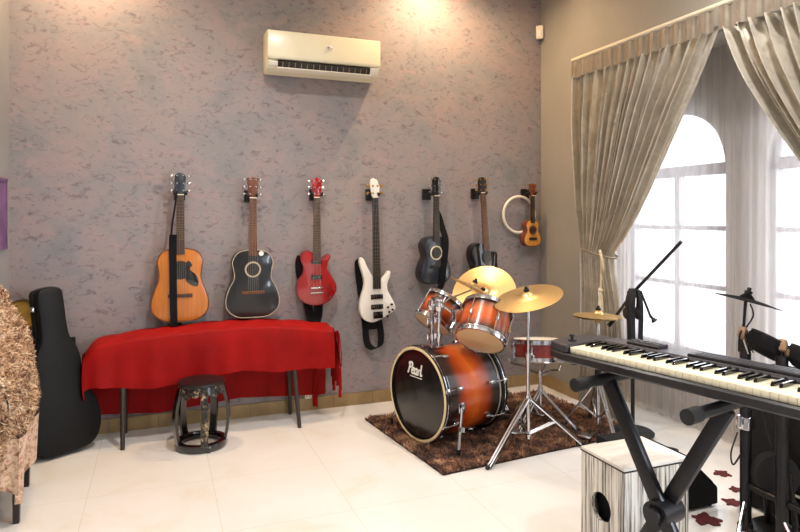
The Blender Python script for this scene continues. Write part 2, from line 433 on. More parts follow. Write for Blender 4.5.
# bay behind the curtains: outer wall with two arched openings
WIN = [(-1.03, .45), (-2.235, .47)]; SILL, SPR = .45, 1.72
def arch_wall(m, x0, x1, ya, yb, cy, hw, sill, spr, top):
    """one stretch of wall from ya down to yb with an arched opening"""
    ns = 20
    arc = [(cy + hw*math.cos(PI*k/ns), spr + hw*.98*math.sin(PI*k/ns)) for k in range(ns+1)]
    for x, flip in ((x0, 0), (x1, 1)):
        def q(*p):
            vs = [m.bm.verts.new((x, a, b)) for a, b in p]; m.face(vs)
        q((ya, 0), (ya, spr), (cy+hw, spr), (cy+hw, sill), (cy+hw, 0))
        q((yb, 0), (yb, spr), (cy-hw, spr), (cy-hw, sill), (cy-hw, 0))
        q((cy+hw, 0), (cy+hw, sill), (cy-hw, sill), (cy-hw, 0))
        q((ya, spr), (ya, top), (cy+hw, top), (cy+hw, spr)); q((yb, spr), (yb, top), (cy-hw, top), (cy-hw, spr))
        for (a, b), (c, d) in zip(arc, arc[1:]): q((a, b), (a, top), (c, top), (c, d))
    rim = [(cy+hw, sill)] + arc + [(cy-hw, sill)]
    for (a, b), (c, d) in zip(rim, rim[1:] + rim[:1]):
        m.face([m.bm.verts.new(p) for p in ((x0, a, b), (x1, a, b), (x1, c, d), (x0, c, d))])
m = MB()
arch_wall(m, RX, RX+.12, RY0+.0, -1.62, WIN[0][0], WIN[0][1], SILL, SPR, RZ)
arch_wall(m, RX, RX+.12, -1.62, RY1, WIN[1][0], WIN[1][1], SILL, SPR, RZ)
bay = struct(m.build('wall_bay', 'bay_paint', smooth=0, recalc=False))
m = MB(); wb((.12, RY0, 0), (RX+.12, RY0+.12, RZ)); wb((.12, RY1-.12, 0), (RX+.12, RY1, RZ)); wb((.12, RY1-.12, RZ), (RX+.12, RY0+.12, RZ+.12))
struct(m.build('wall_bay_sides', 'bay_paint', smooth=0))

def window(n, x, cy, hw, sill, spr, arched=True, top=None):
    f = MB(); t = .035
    xc = x + .06
    f.box((xc, cy, sill+t/2), (.06, 2*hw, t*1.4)); 
    for sy in (-1, 1): f.box((xc, cy+sy*(hw-t/2), (sill+spr)/2), (.06, t, spr-sill))
    f.box((xc, cy, spr), (.06, 2*hw, .075))
    f.box((xc, cy, (sill+spr)/2), (.05, .045, spr-sill))
    z = spr - .395
    while z > sill+.1:
        f.box((xc, cy, z), (.04, 2*hw-.02, .030)); z -= .395
    if arched:
        f.tube([(xc, cy+(hw-.018)*math.cos(PI*k/20), spr+(hw-.018)*.98*math.sin(PI*k/20)) for k in range(21)], .022, 6)
    w = struct(f.build('window_%d' % n, 'steel_frame', smooth=0))
    g = MB()
    rim = [(cy+hw*.97, sill+.02)] + ([(cy+hw*.97*math.cos(PI*k/20), spr+hw*.95*math.sin(PI*k/20)) for k in range(21)] if arched else [(cy+hw*.97, spr), (cy-hw*.97, spr)]) + [(cy-hw*.97, sill+.02)]
    g.face([g.bm.verts.new((xc+.004, a, b)) for a, b in rim])
    g.build('window_glass', 'glass', w, smooth=0)
    return w
window(1, RX+.01, WIN[0][0], WIN[0][1], SILL, SPR)
window(2, RX+.01, WIN[1][0], WIN[1][1], SILL, SPR)
window(3, 0, (FILL_WIN[0]+FILL_WIN[1])/2, (FILL_WIN[0]-FILL_WIN[1])/2, FILL_WIN[2], FILL_WIN[3], False)  # added window, out of view, opening for the rear fill lamp

def base(name, lo, hi): 
    return sbox(name, lo, hi, 'basetile')
base('baseboard_back', (XL, -.014, 0), (0, 0, .09))
base('baseboard_right', (-.014, RY0, 0), (0, -.014, .09))
base('baseboard_left', (XL, YF, 0), (XL+.014, -.014, .09))

# ------------------------------------------------------------------ camera
cd = bpy.data.cameras.new('camera'); cam = bpy.data.objects.new('camera', cd); COL.objects.link(cam)
cam.location = (-2.992, -4.454, 1.4); cam.rotation_euler = (PI/2, 0, -math.atan2(.3604, .9328))
cd.sensor_width = 36; cd.lens = 622/800*36; cd.shift_y = -49/800; cd.clip_start = .05
bpy.context.scene.camera = cam

# ------------------------------------------------------------------ lights
def area(name, loc, rot, sx, sy, power, col):
    l = bpy.data.lights.new(name, 'AREA'); l.shape = 'RECTANGLE'; l.size = sx; l.size_y = sy; l.energy = power; l.color = col
    o = bpy.data.objects.new(name, l); COL.objects.link(o); o.location = loc; o.rotation_euler = rot; return o
area('daylight_bay', (.95, -1.65, 1.45), (0, PI/2, 0), 2.2, 2.3, 80, (.88, .92, 1))
area('rear_fill', (.7, -5.1, 1.6), (0, PI/2, 0), 1.7, 1.7, 560, (.82, .88, 1))  # added fill lamp outside the invented rear window, brightens the floor
def downlight(x, y, power, size_deg, col=(1, .78, .52), label=''):
    t = thing('downlight', label, 'light', (x, y, ZC), 0, 'ceiling downlights')
    MB().lathe([(.055, -.001), (.075, -.001), (.075, -.008), (.055, -.012)], 24, close=True).build('trim_ring', 'white_plastic', t)
    MB().lathe([(0, -.003), (.054, -.003)], 24).build('bulb', 'lamp_warm', t, recalc=False)
    l = bpy.data.lights.new('spot', 'SPOT'); l.energy = power; l.color = col; l.spot_size = math.radians(size_deg); l.spot_blend = 1; l.shadow_soft_size = .05
    o = bpy.data.objects.new('downlight_spot', l); COL.objects.link(o); o.location = (x, y, ZC-.03)
for i, (x, y, p, a) in enumerate(((-3.42, -.36, 105, 165), (-1.05, -.36, 125, 165), (-.45, -.55, 26, 150), (-.46, -2.35, 150, 150), (-2.45, -1.55, 170, 150), (-2.0, -3.6, 120, 150))):
    downlight(x, y, p, a, col=(1, .70, .42) if i < 3 else (1, .96, .92), label=['warm ceiling downlight over the guitar case corner', 'warm ceiling downlight in front of the air conditioner', 'warm ceiling downlight near the far corner above the ukulele', 'warm ceiling downlight above the curtains and keyboard', 'warm ceiling downlight over the open middle of the floor', 'warm ceiling downlight behind the camera'][i])

w = bpy.data.worlds.new('world'); bpy.context.scene.world = w; w.use_nodes = True
bg = w.node_tree.nodes['Background']; bg.inputs['Color'].default_value = (.93, .96, 1, 1); bg.inputs['Strength'].default_value = 2.8
sc = bpy.context.scene
sc.view_settings.view_transform = 'Standard'; sc.view_settings.look = 'None'; sc.view_settings.gamma = 1; sc.view_settings.use_curve_mapping = False
sc.view_settings.exposure = 0.0

# ------------------------------------------------------------------ wall items
ac = thing('air_conditioner', 'cream split air conditioner mounted high on the mauve wall', 'air conditioner', (-1.905, 0, 2.395))
def ac_sec(pts, x0, x1, name, mat, parent):
    m = MB(); a = [m.bm.verts.new((x0, y, z)) for y, z in pts]; b = [m.bm.verts.new((x1, y, z)) for y, z in pts]; n = len(pts)
    for i in range(n): m.face([a[i], a[(i+1) % n], b[(i+1) % n], b[i]])
    m.face(a[::-1]); m.face(b)
    es = [e for e in m.bm.edges]
    bmesh.ops.bevel(m.bm, geom=es, offset=.006, segments=2, affect='EDGES', profile=.5)
    return m.build(name, mat, parent)
W2 = .405
ac_sec([(0, .02), (0, .288), (-.155, .288), (-.175, .08), (-.15, .03), (-.06, 0)], -W2, W2, 'body', 'cream', ac)
ac_sec([(-.150, .285), (-.168, .285), (-.200, .278), (-.205, .10), (-.198, .085), (-.172, .085)], -W2, W2, 'front_panel', 'cream', ac)
m = MB()
m.box((.0, -.172, .055), (.66, .03, .055), Matrix.Rotation(.5, 3, 'X'))
vent = m.build('air_outlet', 'dark_slot', ac, smooth=0)
vn = MB().box((0, -.186, .052), (.005, .012, .036), Matrix.Rotation(.5, 3, 'X')).build('vane', 'tan_clamp', vent, smooth=0)
vn.location.x = -.30
for k in range(1, 15):
    c = vn.copy(); COL.objects.link(c); c.parent = vent; TOP[c.name] = ac.name; c.location.x = -.30 + k*.043
m = MB().box((0, -.168, .022), (.68, .045, .008), Matrix.Rotation(-.35, 3, 'X'), .002); m.build('louver', 'white_plastic', ac)
m = MB().lathe([(0, .002), (.017, .002), (.019, 0)], 20, frame_to((.03, -.2075, .19), (0, -1, .03))); m.build('badge', 'logo_white', ac)
m = MB()
m.tube([(.010, -.2105, .196), (.018, -.211, .186), (.030, -.211, .182), (.045, -.211, .188)], .002, 6)
m.tube([(.008, -.2105, .185), (.018, -.211, .194), (.028, -.211, .196)], .0018, 6)
m.build('emblem', 'gold', ac)
MB().box((-.365, -.184, .057), (.06, .02, .03), Matrix.Rotation(.5, 3, 'X'), .002).build('display_window', 'white_plastic', ac)
MB().box((.362, -.184, .057), (.065, .02, .05), Matrix.Rotation(.5, 3, 'X'), .002).build('side_grille', 'white_plastic', ac)

t = thing('motion_sensor', 'small white motion sensor high in the corner of the room', 'sensor', (-.035, -.035, 2.94), -PI/4)
m = MB(); m.box((0, 0, 0), (.06, .035, .11), None, .008); m.build('housing', 'white_plastic', t)
m = MB(); m.box((0, -.018, -.012), (.042, .012, .05), None, .004); m.build('lens', 'logo_white', t)
m = MB(); m.box((0, .022, 0), (.03, .02, .05)); m.build('bracket', 'white_plastic', t)

t = thing('wall_outlet', 'small white wall socket low on the wall under the bench end', 'socket', (-1.99, 0, .112))
m = MB(); m.box((0, -.018, 0), (.05, .012, .05), None, .003); m.box((0, -.006, 0), (.044, .014, .044)); m.build('face_plate', 'white_plastic', t)
m = MB()
for x, z in ((0, .010), (-.010, -.009), (.010, -.009)): m.box((x, -.0245, z), (.006, .003, .009))
m.build('pin_hole', 'dark_slot', t, smooth=0)

t = thing('picture_frame', 'purple picture at the very left edge of the photo on the side wall', 'picture', (XL, -.34, 1.42))
m = MB()
for (c, s) in (((.005, 0, .20), (.010, .50, .022)), ((.005, 0, -.20), (.010, .50, .022)), ((.005, .24, 0), (.010, .022, .42)), ((.005, -.24, 0), (.010, .022, .42))): m.box(c, s)
m.build('frame', 'purple', t, smooth=0)
MB().box((.003, 0, 0), (.006, .47, .38)).build('canvas', 'purple', t, smooth=0)

# ------------------------------------------------------------------ guitars on the wall
def ac_outline(L, wl, ww, wu, nk=.03):
    h = [(0, 0), (wl*.55, .012*L), (wl*.93, .12*L), (wl, .27*L), (wl*.88, .43*L), (ww, .58*L), (wu*.95, .72*L), (wu, .83*L), (wu*.75, .955*L), (nk, L)]
    pts = h + [(-x, z) for x, z in h[::-1][:-1]]
    return spline(pts, 4)

def hanger(x, z, depth, label):
    t = thing('wall_hanger', label, 'guitar hanger', (x, 0, z), 0, 'guitar wall hangers')
    m = MB(); m.box((-.0, -.011, 0), (.07, .022, .085), None, .004); m.build('wall_plate', 'black_metal', t)
    m = MB(); m.tube([(0, -.02, 0), (0, -depth+.035, 0)], .009, 8); m.build('arm', 'black_metal', t)
    for sx in (-1, 1):
        m = MB(); m.tube([(0, -depth+.04, 0), (sx*.030, -depth+.03, -.002), (sx*.036, -depth-.012, 0), (sx*.034, -depth-.03, .010)], [.009, .010, .010, .009], 8)
        m.build('prong', 'rubber', t)
    return t

def add_neck(t, zj, zn, y, w0, w1, neckm, fbm, frets=16):
    """neck and fingerboard from the body joint zj to the nut zn; y is the front of the body"""
    m = MB()
    for z, w in ((zj, w0), (zn, w1)): pass
    ring = []
    for z, w in ((zj, w0), (zn, w1)):
        ring.append([m.bm.verts.new((w*math.cos(a), y + .004 + .022*math.sin(a), z)) for a in [PI*k/8 for k in range(9)]])
    for k in range(8): m.face([ring[0][k], ring[0][k+1], ring[1][k+1], ring[1][k]])
    m.face([ring[0][8], ring[0][0], ring[1][0], ring[1][8]]); m.face(ring[0][::-1]); m.face(ring[1])
    n = m.build('neck', neckm, t)
    m = MB()
    z0 = zj - .10*(zn-zj)
    q = [(-w0*1.02, y+.004, z0), (w0*1.02, y+.004, z0), (w1*1.02, y+.004, zn), (-w1*1.02, y+.004, zn)]
    a = [m.bm.verts.new(p) for p in q]; b = [m.bm.verts.new((p[0], y-.004, p[2])) for p in q]
    m.face(a); m.face(b[::-1])
    for i in range(4): m.face([a[i], a[(i+1) % 4], b[(i+1) % 4], b[i]])
    f = m.build('fretboard', fbm, t, smooth=0)
    m = MB(); Lf = zn - z0
    for k in range(1, frets+1):
        z = zn - Lf*1.25*(1-2**(-k/12)); 
        if z > z0: m.box((0, y-.0042, z), (1.9*(w1+(w0-w1)*(zn-z)/Lf), .0012, .0014))
    m.build('fret_wires', 'gold', f, smooth=0)
    MB().box((0, y-.005, zn), (2*w1, .008, .006)).build('nut', 'ivory', t, smooth=0)

def add_strings(t, z0, z1, y0, y1, s0, s1, n=6):
    m = MB()
    for k in range(n):
        u = k/(n-1)*2-1; m.tube([(u*s0, y0, z0), (u*s1, y1, z1)], .0006, 4)
    m.build('strings', 'string', t)

def add_tuners(t, zn, L, y, sides, mat='chrome', hw=.036, btn=.015, neg=0):
    for sx in sides:
        ks = 3 if len(sides) == 2 else (6 if neg == 0 else neg)
        for k in range(ks):
            z = zn + L*(.18 + .68*k/(ks-1))
            m = MB(); m.tube([(sx*hw*.55, y-.008, z), (sx*hw*.55, y+.012, z)], .0055, 8); m.tube([(sx*hw*.6, y+.008, z), (sx*(hw+.012), y+.008, z)], .003, 6)
            m.lathe([(0, -.009), (btn*.7, -.007), (btn, 0), (btn*.7, .007), (0, .009)], 10, Matrix.Translation((sx*(hw+.018), y+.008, z)) @ Matrix.Scale(.55, 4, V((0, 1, 0))))
            m.build('tuning_peg', mat, t)

def rosette(m, z, y, r0, r1):
    for r in (r0, r1): m.tube(ring_pts((0, y, z), r, 28), .0028, 6, closed=True)
    return m

def acoustic(name, label, x, zb, L, ztop, wl, ww, wu, mats, hole, tilt=0, depth=.10, gap=.02, neckm='mahogany', fbm='rosewood', headm='black_gloss', tun='chrome',
             bindm=None, holer=.05, bridgez=.16, cutaway=False, headsh='round', w0=.028, w1=.0225, outline=None, nut=None, pegs=3, rosem=None):
    t = thing(name, label, 'ukulele' if name == 'ukulele' else 'guitar', (x, -gap, zb), 0, 'instruments hanging on the mauve wall')
    t.rotation_euler = (0, tilt, 0); MW[t.name] = Matrix.Translation((x, -gap, zb)) @ Matrix.Rotation(tilt, 4, 'Y')
    y = -depth
    o = outline or ac_outline(L, wl, ww, wu)
    body = MB().plate(o, 0, y, .006, 0, 1).build('body', [mats[1], mats[0]], t)
    if bindm:
        m = MB(); m.tube([(a*.995, y-.0003, b) for a, b in o], .0024, 6, closed=True); m.build('binding', bindm, body)
    zh = L*hole
    m = MB(); m.lathe([(0, .0012), (holer, .0012)], 28, frame_to((0, y, zh), (0, -1, 0))); m.build('sound_hole', 'dark_slot', body, recalc=False)
    m = MB(); rosette(m, zh, y-.0005, holer+.003, holer+.009); m.build('rosette', rosem or bindm or 'ivory', body)
    m = MB(); m.box((0, y-.006, L*bridgez*2), (wl*.85, .010, .022), None, .003); m.box((0, y-.012, L*bridgez*2+.004), (wl*.42, .006, .004)); m.build('bridge', fbm, t)
    zn = nut if nut else (ztop-zb) - .145
    add_neck(t, L-.004, zn, y-.002, w0, w1, neckm, fbm)
    H = ztop-zb-zn
    if headsh == 'round': hp = [(-w1, 0), (-w1*1.5, H*.14), (-w1*1.65, H*.5), (-w1*1.5, H*.86), (-w1*.8, H*.98), (0, H), (w1*.8, H*.98), (w1*1.5, H*.86), (w1*1.65, H*.5), (w1*1.5, H*.14), (w1, 0)]
    else: hp = [(-w1, 0), (-w1*1.35, H*.16), (-w1*1.75, H*.93), (-w1*.7, H*.95), (0, H), (w1*.7, H*.95), (w1*1.75, H*.93), (w1*1.35, H*.16), (w1, 0)]
    hd = MB().plate([(a, zn+b) for a, b in hp], y+.014, y-.003, .002, 0, 0).build('headstock', headm, t)
    add_tuners(t, zn, H, y, (-1, 1), tun, w1*1.6, .015 if name != 'ukulele' else .010)
    add_strings(t, L*bridgez*2, zn, y-.014, y-.008, wl*.19, w1*.85)
    return t, body, hd

# 1 natural dreadnought with a broad black strap
zb = .715
g, body, hd = acoustic('acoustic_guitar', 'natural orange spruce acoustic guitar with black pickguard and wide black strap', -2.866, zb, .48, 1.692, .180, .133, .143,
    ('spruce', 'spruce_side'), .70, depth=.105, fbm='rosewood', neckm='mahogany', headm='slate', bindm='spruce_side', bridgez=.175, rosem='ebony')
pg = spline([(.03, .31), (.045, .395), (.075, .37), (.06, .34), (.10, .30), (.115, .25), (.10, .225), (.06, .24), (.035, .27)], 5)
MB().plate(pg, -.104, -.1075, .001).build('pickguard', 'black_gloss', body)
m = MB(); m.ribbon(spline([(-.02, -.118, .86), (-.035, -.13, .74), (-.05, -.13, .64), (-.058, -.14, .53)], 6, False), (1, 0, 0), .012, .004)
sp = [(-.045, -.135, .57), (-.047, -.122, .50), (-.045, -.121, .35), (-.043, -.121, .20), (-.041, -.122, .05), (-.037, -.118, -.02), (-.03, -.09, -.05), (-.012, -.05, -.02)]
st = m.build('strap', 'black_cloth', g)
m = MB(); m.ribbon(spline(sp, 5, False), (1, 0, 0), .046, .007); m.build('strap_pad', 'black_cloth', st)
hanger(-2.866, 1.555, .118, 'black guitar hanger holding the natural orange acoustic guitar')
# 2 black roundback
g, body, hd = acoustic('acoustic_guitar', 'black round-backed acoustic guitar with cream binding and white rosette', -2.398, .715, .46, 1.676, .180, .124, .136,
    ('black_satin', 'black_satin'), .71, depth=.11, fbm='mahogany', neckm='mahogany', headm='mahogany', bindm='tassel', bridgez=.185, headsh='wedge', holer=.043)
m = MB(); m.lathe([(0, .001), (.017, .001), (.017, 0)], 20, frame_to((.056, -.1105, .435), (0, -1, 0))); o = m.build('sticker', 'logo_white', body); o['label'] = 'round white sticker'
hanger(-2.408, 1.545, .122, 'black guitar hanger holding the black round-backed guitar')

def electric(name, label, cat, x, zb, outline, mats, depth, ztop, zj, zn, fbm, neckm, w0, w1, tilt=0, gap=.045):
    t = thing(name, label, cat, (x, -gap, zb), 0, 'instruments hanging on the mauve wall')
    t.rotation_euler = (0, tilt, 0); MW[t.name] = Matrix.Translation((x, -gap, zb)) @ Matrix.Rotation(tilt, 4, 'Y')
    body = MB().plate(outline, 0, -depth, .008, 1, 0).build('body', list(mats), t)
    add_neck(t, zj, zn, -depth-.010, w0, w1, neckm, fbm, 20)
    return t, body
def px_out(pts, cx, by, s, sub=5): return spline([((a-cx)*s, (by-b)*s) for a, b in pts], sub)
def pickup(t, z, y, w, h=.032, mat='black_gloss', rim='dark_slot'):
    m = MB(); m.box((0, y-.004, z), (w, .010, h), None, .003); p = m.build('pickup', mat, t)
    m = MB()
    for k in range(6): m.tube([((k-2.5)*w*.14, y-.008, z), ((k-2.5)*w*.14, y-.0105, z)], .0028, 8)
    m.build('pole_piece', 'chrome', p)
def knob(t, x, z, y, r=.009, mat='black_gloss'):
    MB().lathe([(r, 0), (r*.92, .012), (0, .013)], 14, frame_to((x, y, z), (0, -1, 0))).build('knob', mat, t)
# 3 red single cutaway
s = .00705; cx, by = 317.3, 306
ro = px_out([(317, 306), (307, 303.5), (299, 297), (296.8, 288), (298.5, 280), (303, 272.5), (303.5, 266), (301, 259), (302.5, 252), (308.5, 249.5), (313, 252), (317, 254), (321, 258.5), (325.5, 256), (330, 253.5), (332, 256.5), (330, 262), (329.5, 268), (333, 275), (338, 284), (338, 292), (333, 300), (326, 304.5)], cx, by, s)
g, body = electric('electric_guitar', 'glossy red single-cutaway electric guitar with a red headstock', 'guitar', -1.947, .765, ro, ('red_gloss', 'red_side'), .05, 1.686, .36, .775, 'rosewood', 'mahogany', .028, .0215)
hp = [(-.0215, .775), (-.030, .80), (-.038, .90), (-.020, .905), (0, .92), (.020, .905), (.038, .90), (.030, .80), (.0215, .775)]
MB().plate(hp, -.045, -.063, .002).build('headstock', 'red_gloss', g); add_tuners(g, .775, .135, -.058, (-1, 1), 'chrome', .034)
pickup(body, .315, -.05, .078); pickup(body, .205, -.05, .078)
MB().box((0, -.058, .13), (.085, .014, .012), None, .003).build('bridge', 'chrome', g)
MB().tube([(-.045, -.058, .095), (.045, -.058, .095)], .006, 8).build('tailpiece', 'chrome', g)
for a, b in ((.075, .14), (.105, .115), (.075, .085), (.10, .06)): knob(body, a, b, -.05, .010, 'red_side')
add_strings(g, .095, .775, -.066, -.066, .026, .018)
m = MB(); m.ribbon(spline([(-.10, -.004, .36), (-.112, .006, .30), (-.10, .012, .20), (-.06, .02, .05), (-.035, .012, -.06), (-.02, .004, -.125)], 6, False), (1, 0, 0), .06, .006)
m.ribbon(spline([(.03, .02, .05), (.028, .014, -.05), (.012, .008, -.128)], 5, False), (1, 0, 0), .065, .006)
m.build('strap', 'black_cloth', g)
hanger(-1.947, 1.56, .10, 'black guitar hanger holding the red electric guitar')
# 4 white bass
s = .00738; cx, by = 377.5, 322
bo = px_out([(373, 322), (366, 320), (361, 314), (359.6, 306), (361, 297), (364, 288), (365, 280), (362.5, 270), (360.2, 261), (361.6, 256.5), (364.8, 258), (368.5, 266), (373, 274), (377, 278.5), (381.5, 279.5), (386, 276.5), (390.5, 271.5), (393, 272.5), (392, 278), (389.5, 284), (390, 291), (394, 299), (397.6, 307), (396.5, 312), (390, 315.5), (381, 320)], cx, by, s)
g, body = electric('bass_guitar', 'white bass guitar with dark neck and long black strap', 'bass guitar', -1.487, .62, bo, ('white_gloss', 'white_gloss'), .045, 1.689, .31, .925, 'ebony', 'rosewood', .030, .021, tilt=-.02)
hp = [(-.021, .925), (-.030, .95), (-.040, 1.03), (-.034, 1.06), (-.012, 1.068), (.016, 1.055), (.034, 1.0), (.030, .95), (.021, .925)]
MB().plate(hp, -.042, -.058, .002).build('headstock', 'white_gloss', g)
for sx, zz in ((-1, .955), (-1, 1.01), (1, .955), (1, 1.01)):
    m = MB(); m.tube([(sx*.018, -.06, zz), (sx*.018, -.046, zz)], .008, 8); m.tube([(sx*.02, -.05, zz), (sx*.048, -.05, zz)], .004, 6)
    m.lathe([(0, -.012), (.011, -.009), (.015, 0), (.011, .009), (0, .012)], 10, Matrix.Translation((sx*.055, -.05, zz)) @ Matrix.Scale(.5, 4, V((0, 1, 0)))); m.build('tuning_peg', 'gold', g)
pickup(body, .19, -.045, .095, .036); pickup(body, .115, -.045, .095, .036)
MB().box((.004, -.055, .055), (.075, .018, .05), None, .004).build('bridge', 'black_gloss', g)
for a, b in ((.085, .105), (.115, .125), (.095, .07), (.122, .085), (.08, .04)): knob(body, a, b, -.045, .0085)
add_strings(g, .06, .925, -.062, -.060, .028, .016, 4)
m = MB(); m.ribbon(spline([(-.118, -.015, .475), (-.126, .006, .44), (-.115, .02, .32), (-.085, .022, .10), (-.075, .012, -.03), (-.07, .005, -.14), (-.045, .0, -.19), (-.005, 0, -.205), (.035, 0, -.18), (.045, .006, -.10), (.03, .018, .03)], 5, False), (.95, 0, .3), .05, .006)
m.box((-.03, .008, -.03), (.10, .012, .06), None, .004); m.build('strap', 'black_cloth', g)
hanger(-1.517, 1.565, .095, 'black guitar hanger holding the white bass guitar')
# 5 small slate guitar
g, body, hd = acoustic('acoustic_guitar', 'slim dark slate-grey acoustic guitar with pale rosette and black strap', -1.035, .885, .365, 1.707, .138, .094, .112,
    ('slate', 'slate_side'), .66, depth=.09, gap=.03, fbm='ebony', neckm='ebony', headm='black_gloss', bridgez=.185, holer=.044, w0=.026, w1=.022)
g.rotation_euler.z = .18; MW[g.name] = MW[g.name] @ Matrix.Rotation(.18, 4, 'Z')
m = MB(); m.ribbon(spline([(.012, -.075, .56), (.030, -.080, .52), (.055, -.085, .44), (.078, -.102, .34), (.072, -.102, .22), (.055, -.102, .10), (.045, -.095, 0), (.02, -.07, -.07), (.01, -.05, -.13)], 6, False), (1, 0, 0), .055, .006); m.build('strap', 'black_cloth', g)
hanger(-1.055, 1.575, .125, 'black guitar hanger holding the slate-grey guitar')
# 6 dark sunburst cutaway
s = .0075; cx, by = 488, 318
so = px_out([(488, 318), (476, 316), (467, 308), (463.5, 297), (465, 286), (470, 275), (472.5, 267), (470, 258), (469, 249), (472, 242), (478.5, 239), (484, 241), (487.5, 248), (490, 256), (494, 257), (498.5, 252), (500.5, 250.5), (502, 254), (501, 263), (503, 272), (508.5, 282), (511.5, 294), (509.5, 306), (501, 315)], cx, by, s)
g, body, hd = acoustic('acoustic_guitar', 'dark sunburst cutaway acoustic guitar hanging behind the upright golden cymbal', -.555, .61, .575, 1.717, .18, .12, .13,
    ('dark_burst', 'black_gloss'), .83, tilt=-.075, depth=.085, gap=.03, fbm='mahogany', neckm='mahogany', headm='ebony', tun='gold', bridgez=.13, holer=.042, outline=so, nut=.985, rosem='ebony')
g.rotation_euler.z = .12; MW[g.name] = MW[g.name] @ Matrix.Rotation(.12, 4, 'Z')
hanger(-.63, 1.585, .118, 'black guitar hanger holding the dark sunburst guitar')
# 7 ukulele and ring
g, body, hd = acoustic('ukulele', 'small orange wooden ukulele hanging beside the corner', -.155, 1.16, .215, 1.675, .088, .058, .068,
    ('uke', 'uke_side'), .62, depth=.06, gap=.045, fbm='ebony', neckm='mahogany', headm='uke_side', tun='gold', bridgez=.145, holer=.027, w0=.02, w1=.017, nut=.415, headsh='wedge', rosem='uke_side')
g.rotation_euler.z = .1; MW[g.name] = MW[g.name] @ Matrix.Rotation(.1, 4, 'Z')
hanger(-.165, 1.59, .10, 'black hanger holding the small ukulele')
m = MB(); m.tube(ring_pts((-.235, -.035, 1.42), .148, 44), .0115, 10, closed=True)
tag(m.build('hoop', 'white_plastic'), 'white plastic ring hanging on the wall behind the ukulele', 'ring')

# ------------------------------------------------------------------ curtains
def interp(tab, z):
    tab = sorted(tab)
    if z <= tab[0][0]: return tab[0][1]
    for (a, b), (c, d) in zip(tab, tab[1:]):
        if z <= c: 
            u = (z-a)/(c-a); return b + (d-b)*u
    return tab[-1][1]
def smooth_tab(tab): return [(p[0], p[1]) for p in spline([(a, b) for a, b in sorted(tab)], 8, False)]
def drape(z1, z0, L, R, n, amp, xc, phase, inner):
    L, R = smooth_tab(L), smooth_tab(R)
    def fn(u, v):
        z = z1 + (z0-z1)*v; yl, yr = interp(L, z), interp(R, z)
        w = abs(yr-yl); a = amp*min(1, .55 + w*.35)*min(1, max(.42, (z-.85)/.7))
        ph = 2*PI*n*(u + .012*math.sin(9*u+phase)) + phase
        k = min(1, v*7)
        s_ = math.sin(ph); x = xc + a*(.75*math.copysign(abs(s_)**.7, s_) + .35*math.sin(1.7*ph+1+v*1.2) + .18*math.sin(3.1*ph+2))*(.6+.4*k) + .012*math.sin(5*v+3*u)
        e = max(0, 1-abs(u-inner)/.10)*inner; x = x + (xc - x)*e
        return (x, yl + (yr-yl)*u + .25*a*math.cos(ph)*min(1, w), z)
    return fn
XC = -.105
t = thing('curtain', 'champagne satin curtain, left panel, swept to its tieback near the corner', 'curtain', (XC, -1.0, .02), 0, 'champagne satin curtains')
Ll = [(.02, -.68), (.4, -.69), (.8, -.70), (1.15, -.675), (1.9, -.605), (2.44, -.585)]
Rl = [(.02, -1.145), (.2, -1.138), (.5, -1.119), (.84, -1.08), (1.05, -1.035), (1.16, -1.04), (1.25, -1.128), (1.48, -1.312), (1.78, -1.504), (2.0, -1.640), (2.215, -1.775), (2.44, -1.895)]
m = MB().grid(drape(2.44, .02, Ll, Rl, 17, .062, XC, 1.2, 1), 330, 70); m.build('drape', 'satin', t, True, smooth=180)
def heading(y0, y1, par):
    n = int(abs(y1-y0)/.095)
    def fn(u, v):
        p = (u*n) % 1; a = .007*math.sin(2*PI*u*n) + (.013*math.exp(-((p-.5)/.12)**2))*(.4+.6*v)
        return (XC - .012 - a, y0+(y1-y0)*u, 2.555 - .125*v)
    MB().grid(fn, n*14, 6).build('heading_band', 'satin_band', par, True, smooth=180)
heading(-.57, -1.855, t)
t = thing('curtain', 'champagne satin curtain, right panel at the top right corner of the photo', 'curtain', (XC, -2.8, .02), 0, 'champagne satin curtains')
def mir(tab): return [(z, -3.76-y) for z, y in tab]
Rr = [(z, y) for z, y in mir(Ll)]
Lr = [(.02, -2.62), (.5, -2.64), (.84, -2.68), (1.05, -2.74), (1.16, -2.73), (1.25, -2.67), (1.48, -2.49), (1.69, -2.343), (1.92, -2.184), (2.21, -2.009), (2.44, -1.91)]
Rr = [(z, -3.75-y) for z, y in Ll]
m = MB().grid(drape(2.44, .02, Lr, Rr, 17, .062, XC, 1.7, 0), 330, 70); m.build('drape', 'satin', t, True, smooth=180)
heading(-1.885, -3.15, t)
t = thing('curtain_track', 'slim white curtain track above the champagne curtains', 'curtain track', (0, -1.88, 2.565))
MB().box((-.095, 0, .008), (.05, 2.62, .022), None, .004).build('rail', 'track', t)
for y in (-1.2, -.4, .4, 1.2):
    MB().box((-.04, y, .012), (.08, .03, .014)).build('bracket', 'track', t, smooth=0)
t = thing('curtain_tieback', 'cream cord tieback with hanging tassel on the left satin curtain', 'tieback', (XC, -1.0, 1.14))
m = MB(); m.tube(ring_pts((XC+.0, -.95, 1.14), 1, 36, 'xy') and [(XC + .072*math.cos(a), -.862 + .190*math.sin(a), 1.15 + .03*math.sin(a)) for a in [2*PI*k/36 for k in range(36)]], .007, 8, closed=True)
m.build('cord', 'satin_band', t, True)
m = MB(); m.tube(spline([(XC-.075, -.98, 1.17), (XC-.085, -1.0, 1.10), (XC-.08, -.995, 1.0), (XC-.08, -.985, .90)], 5, False), .008, 8)
m.tube(spline([(XC-.078, -.98, 1.17), (XC-.10, -1.02, 1.13), (XC-.095, -1.03, 1.06), (XC-.08, -1.0, 1.02)], 5, False), .010, 8); m.build('loop', 'tassel', t, True)
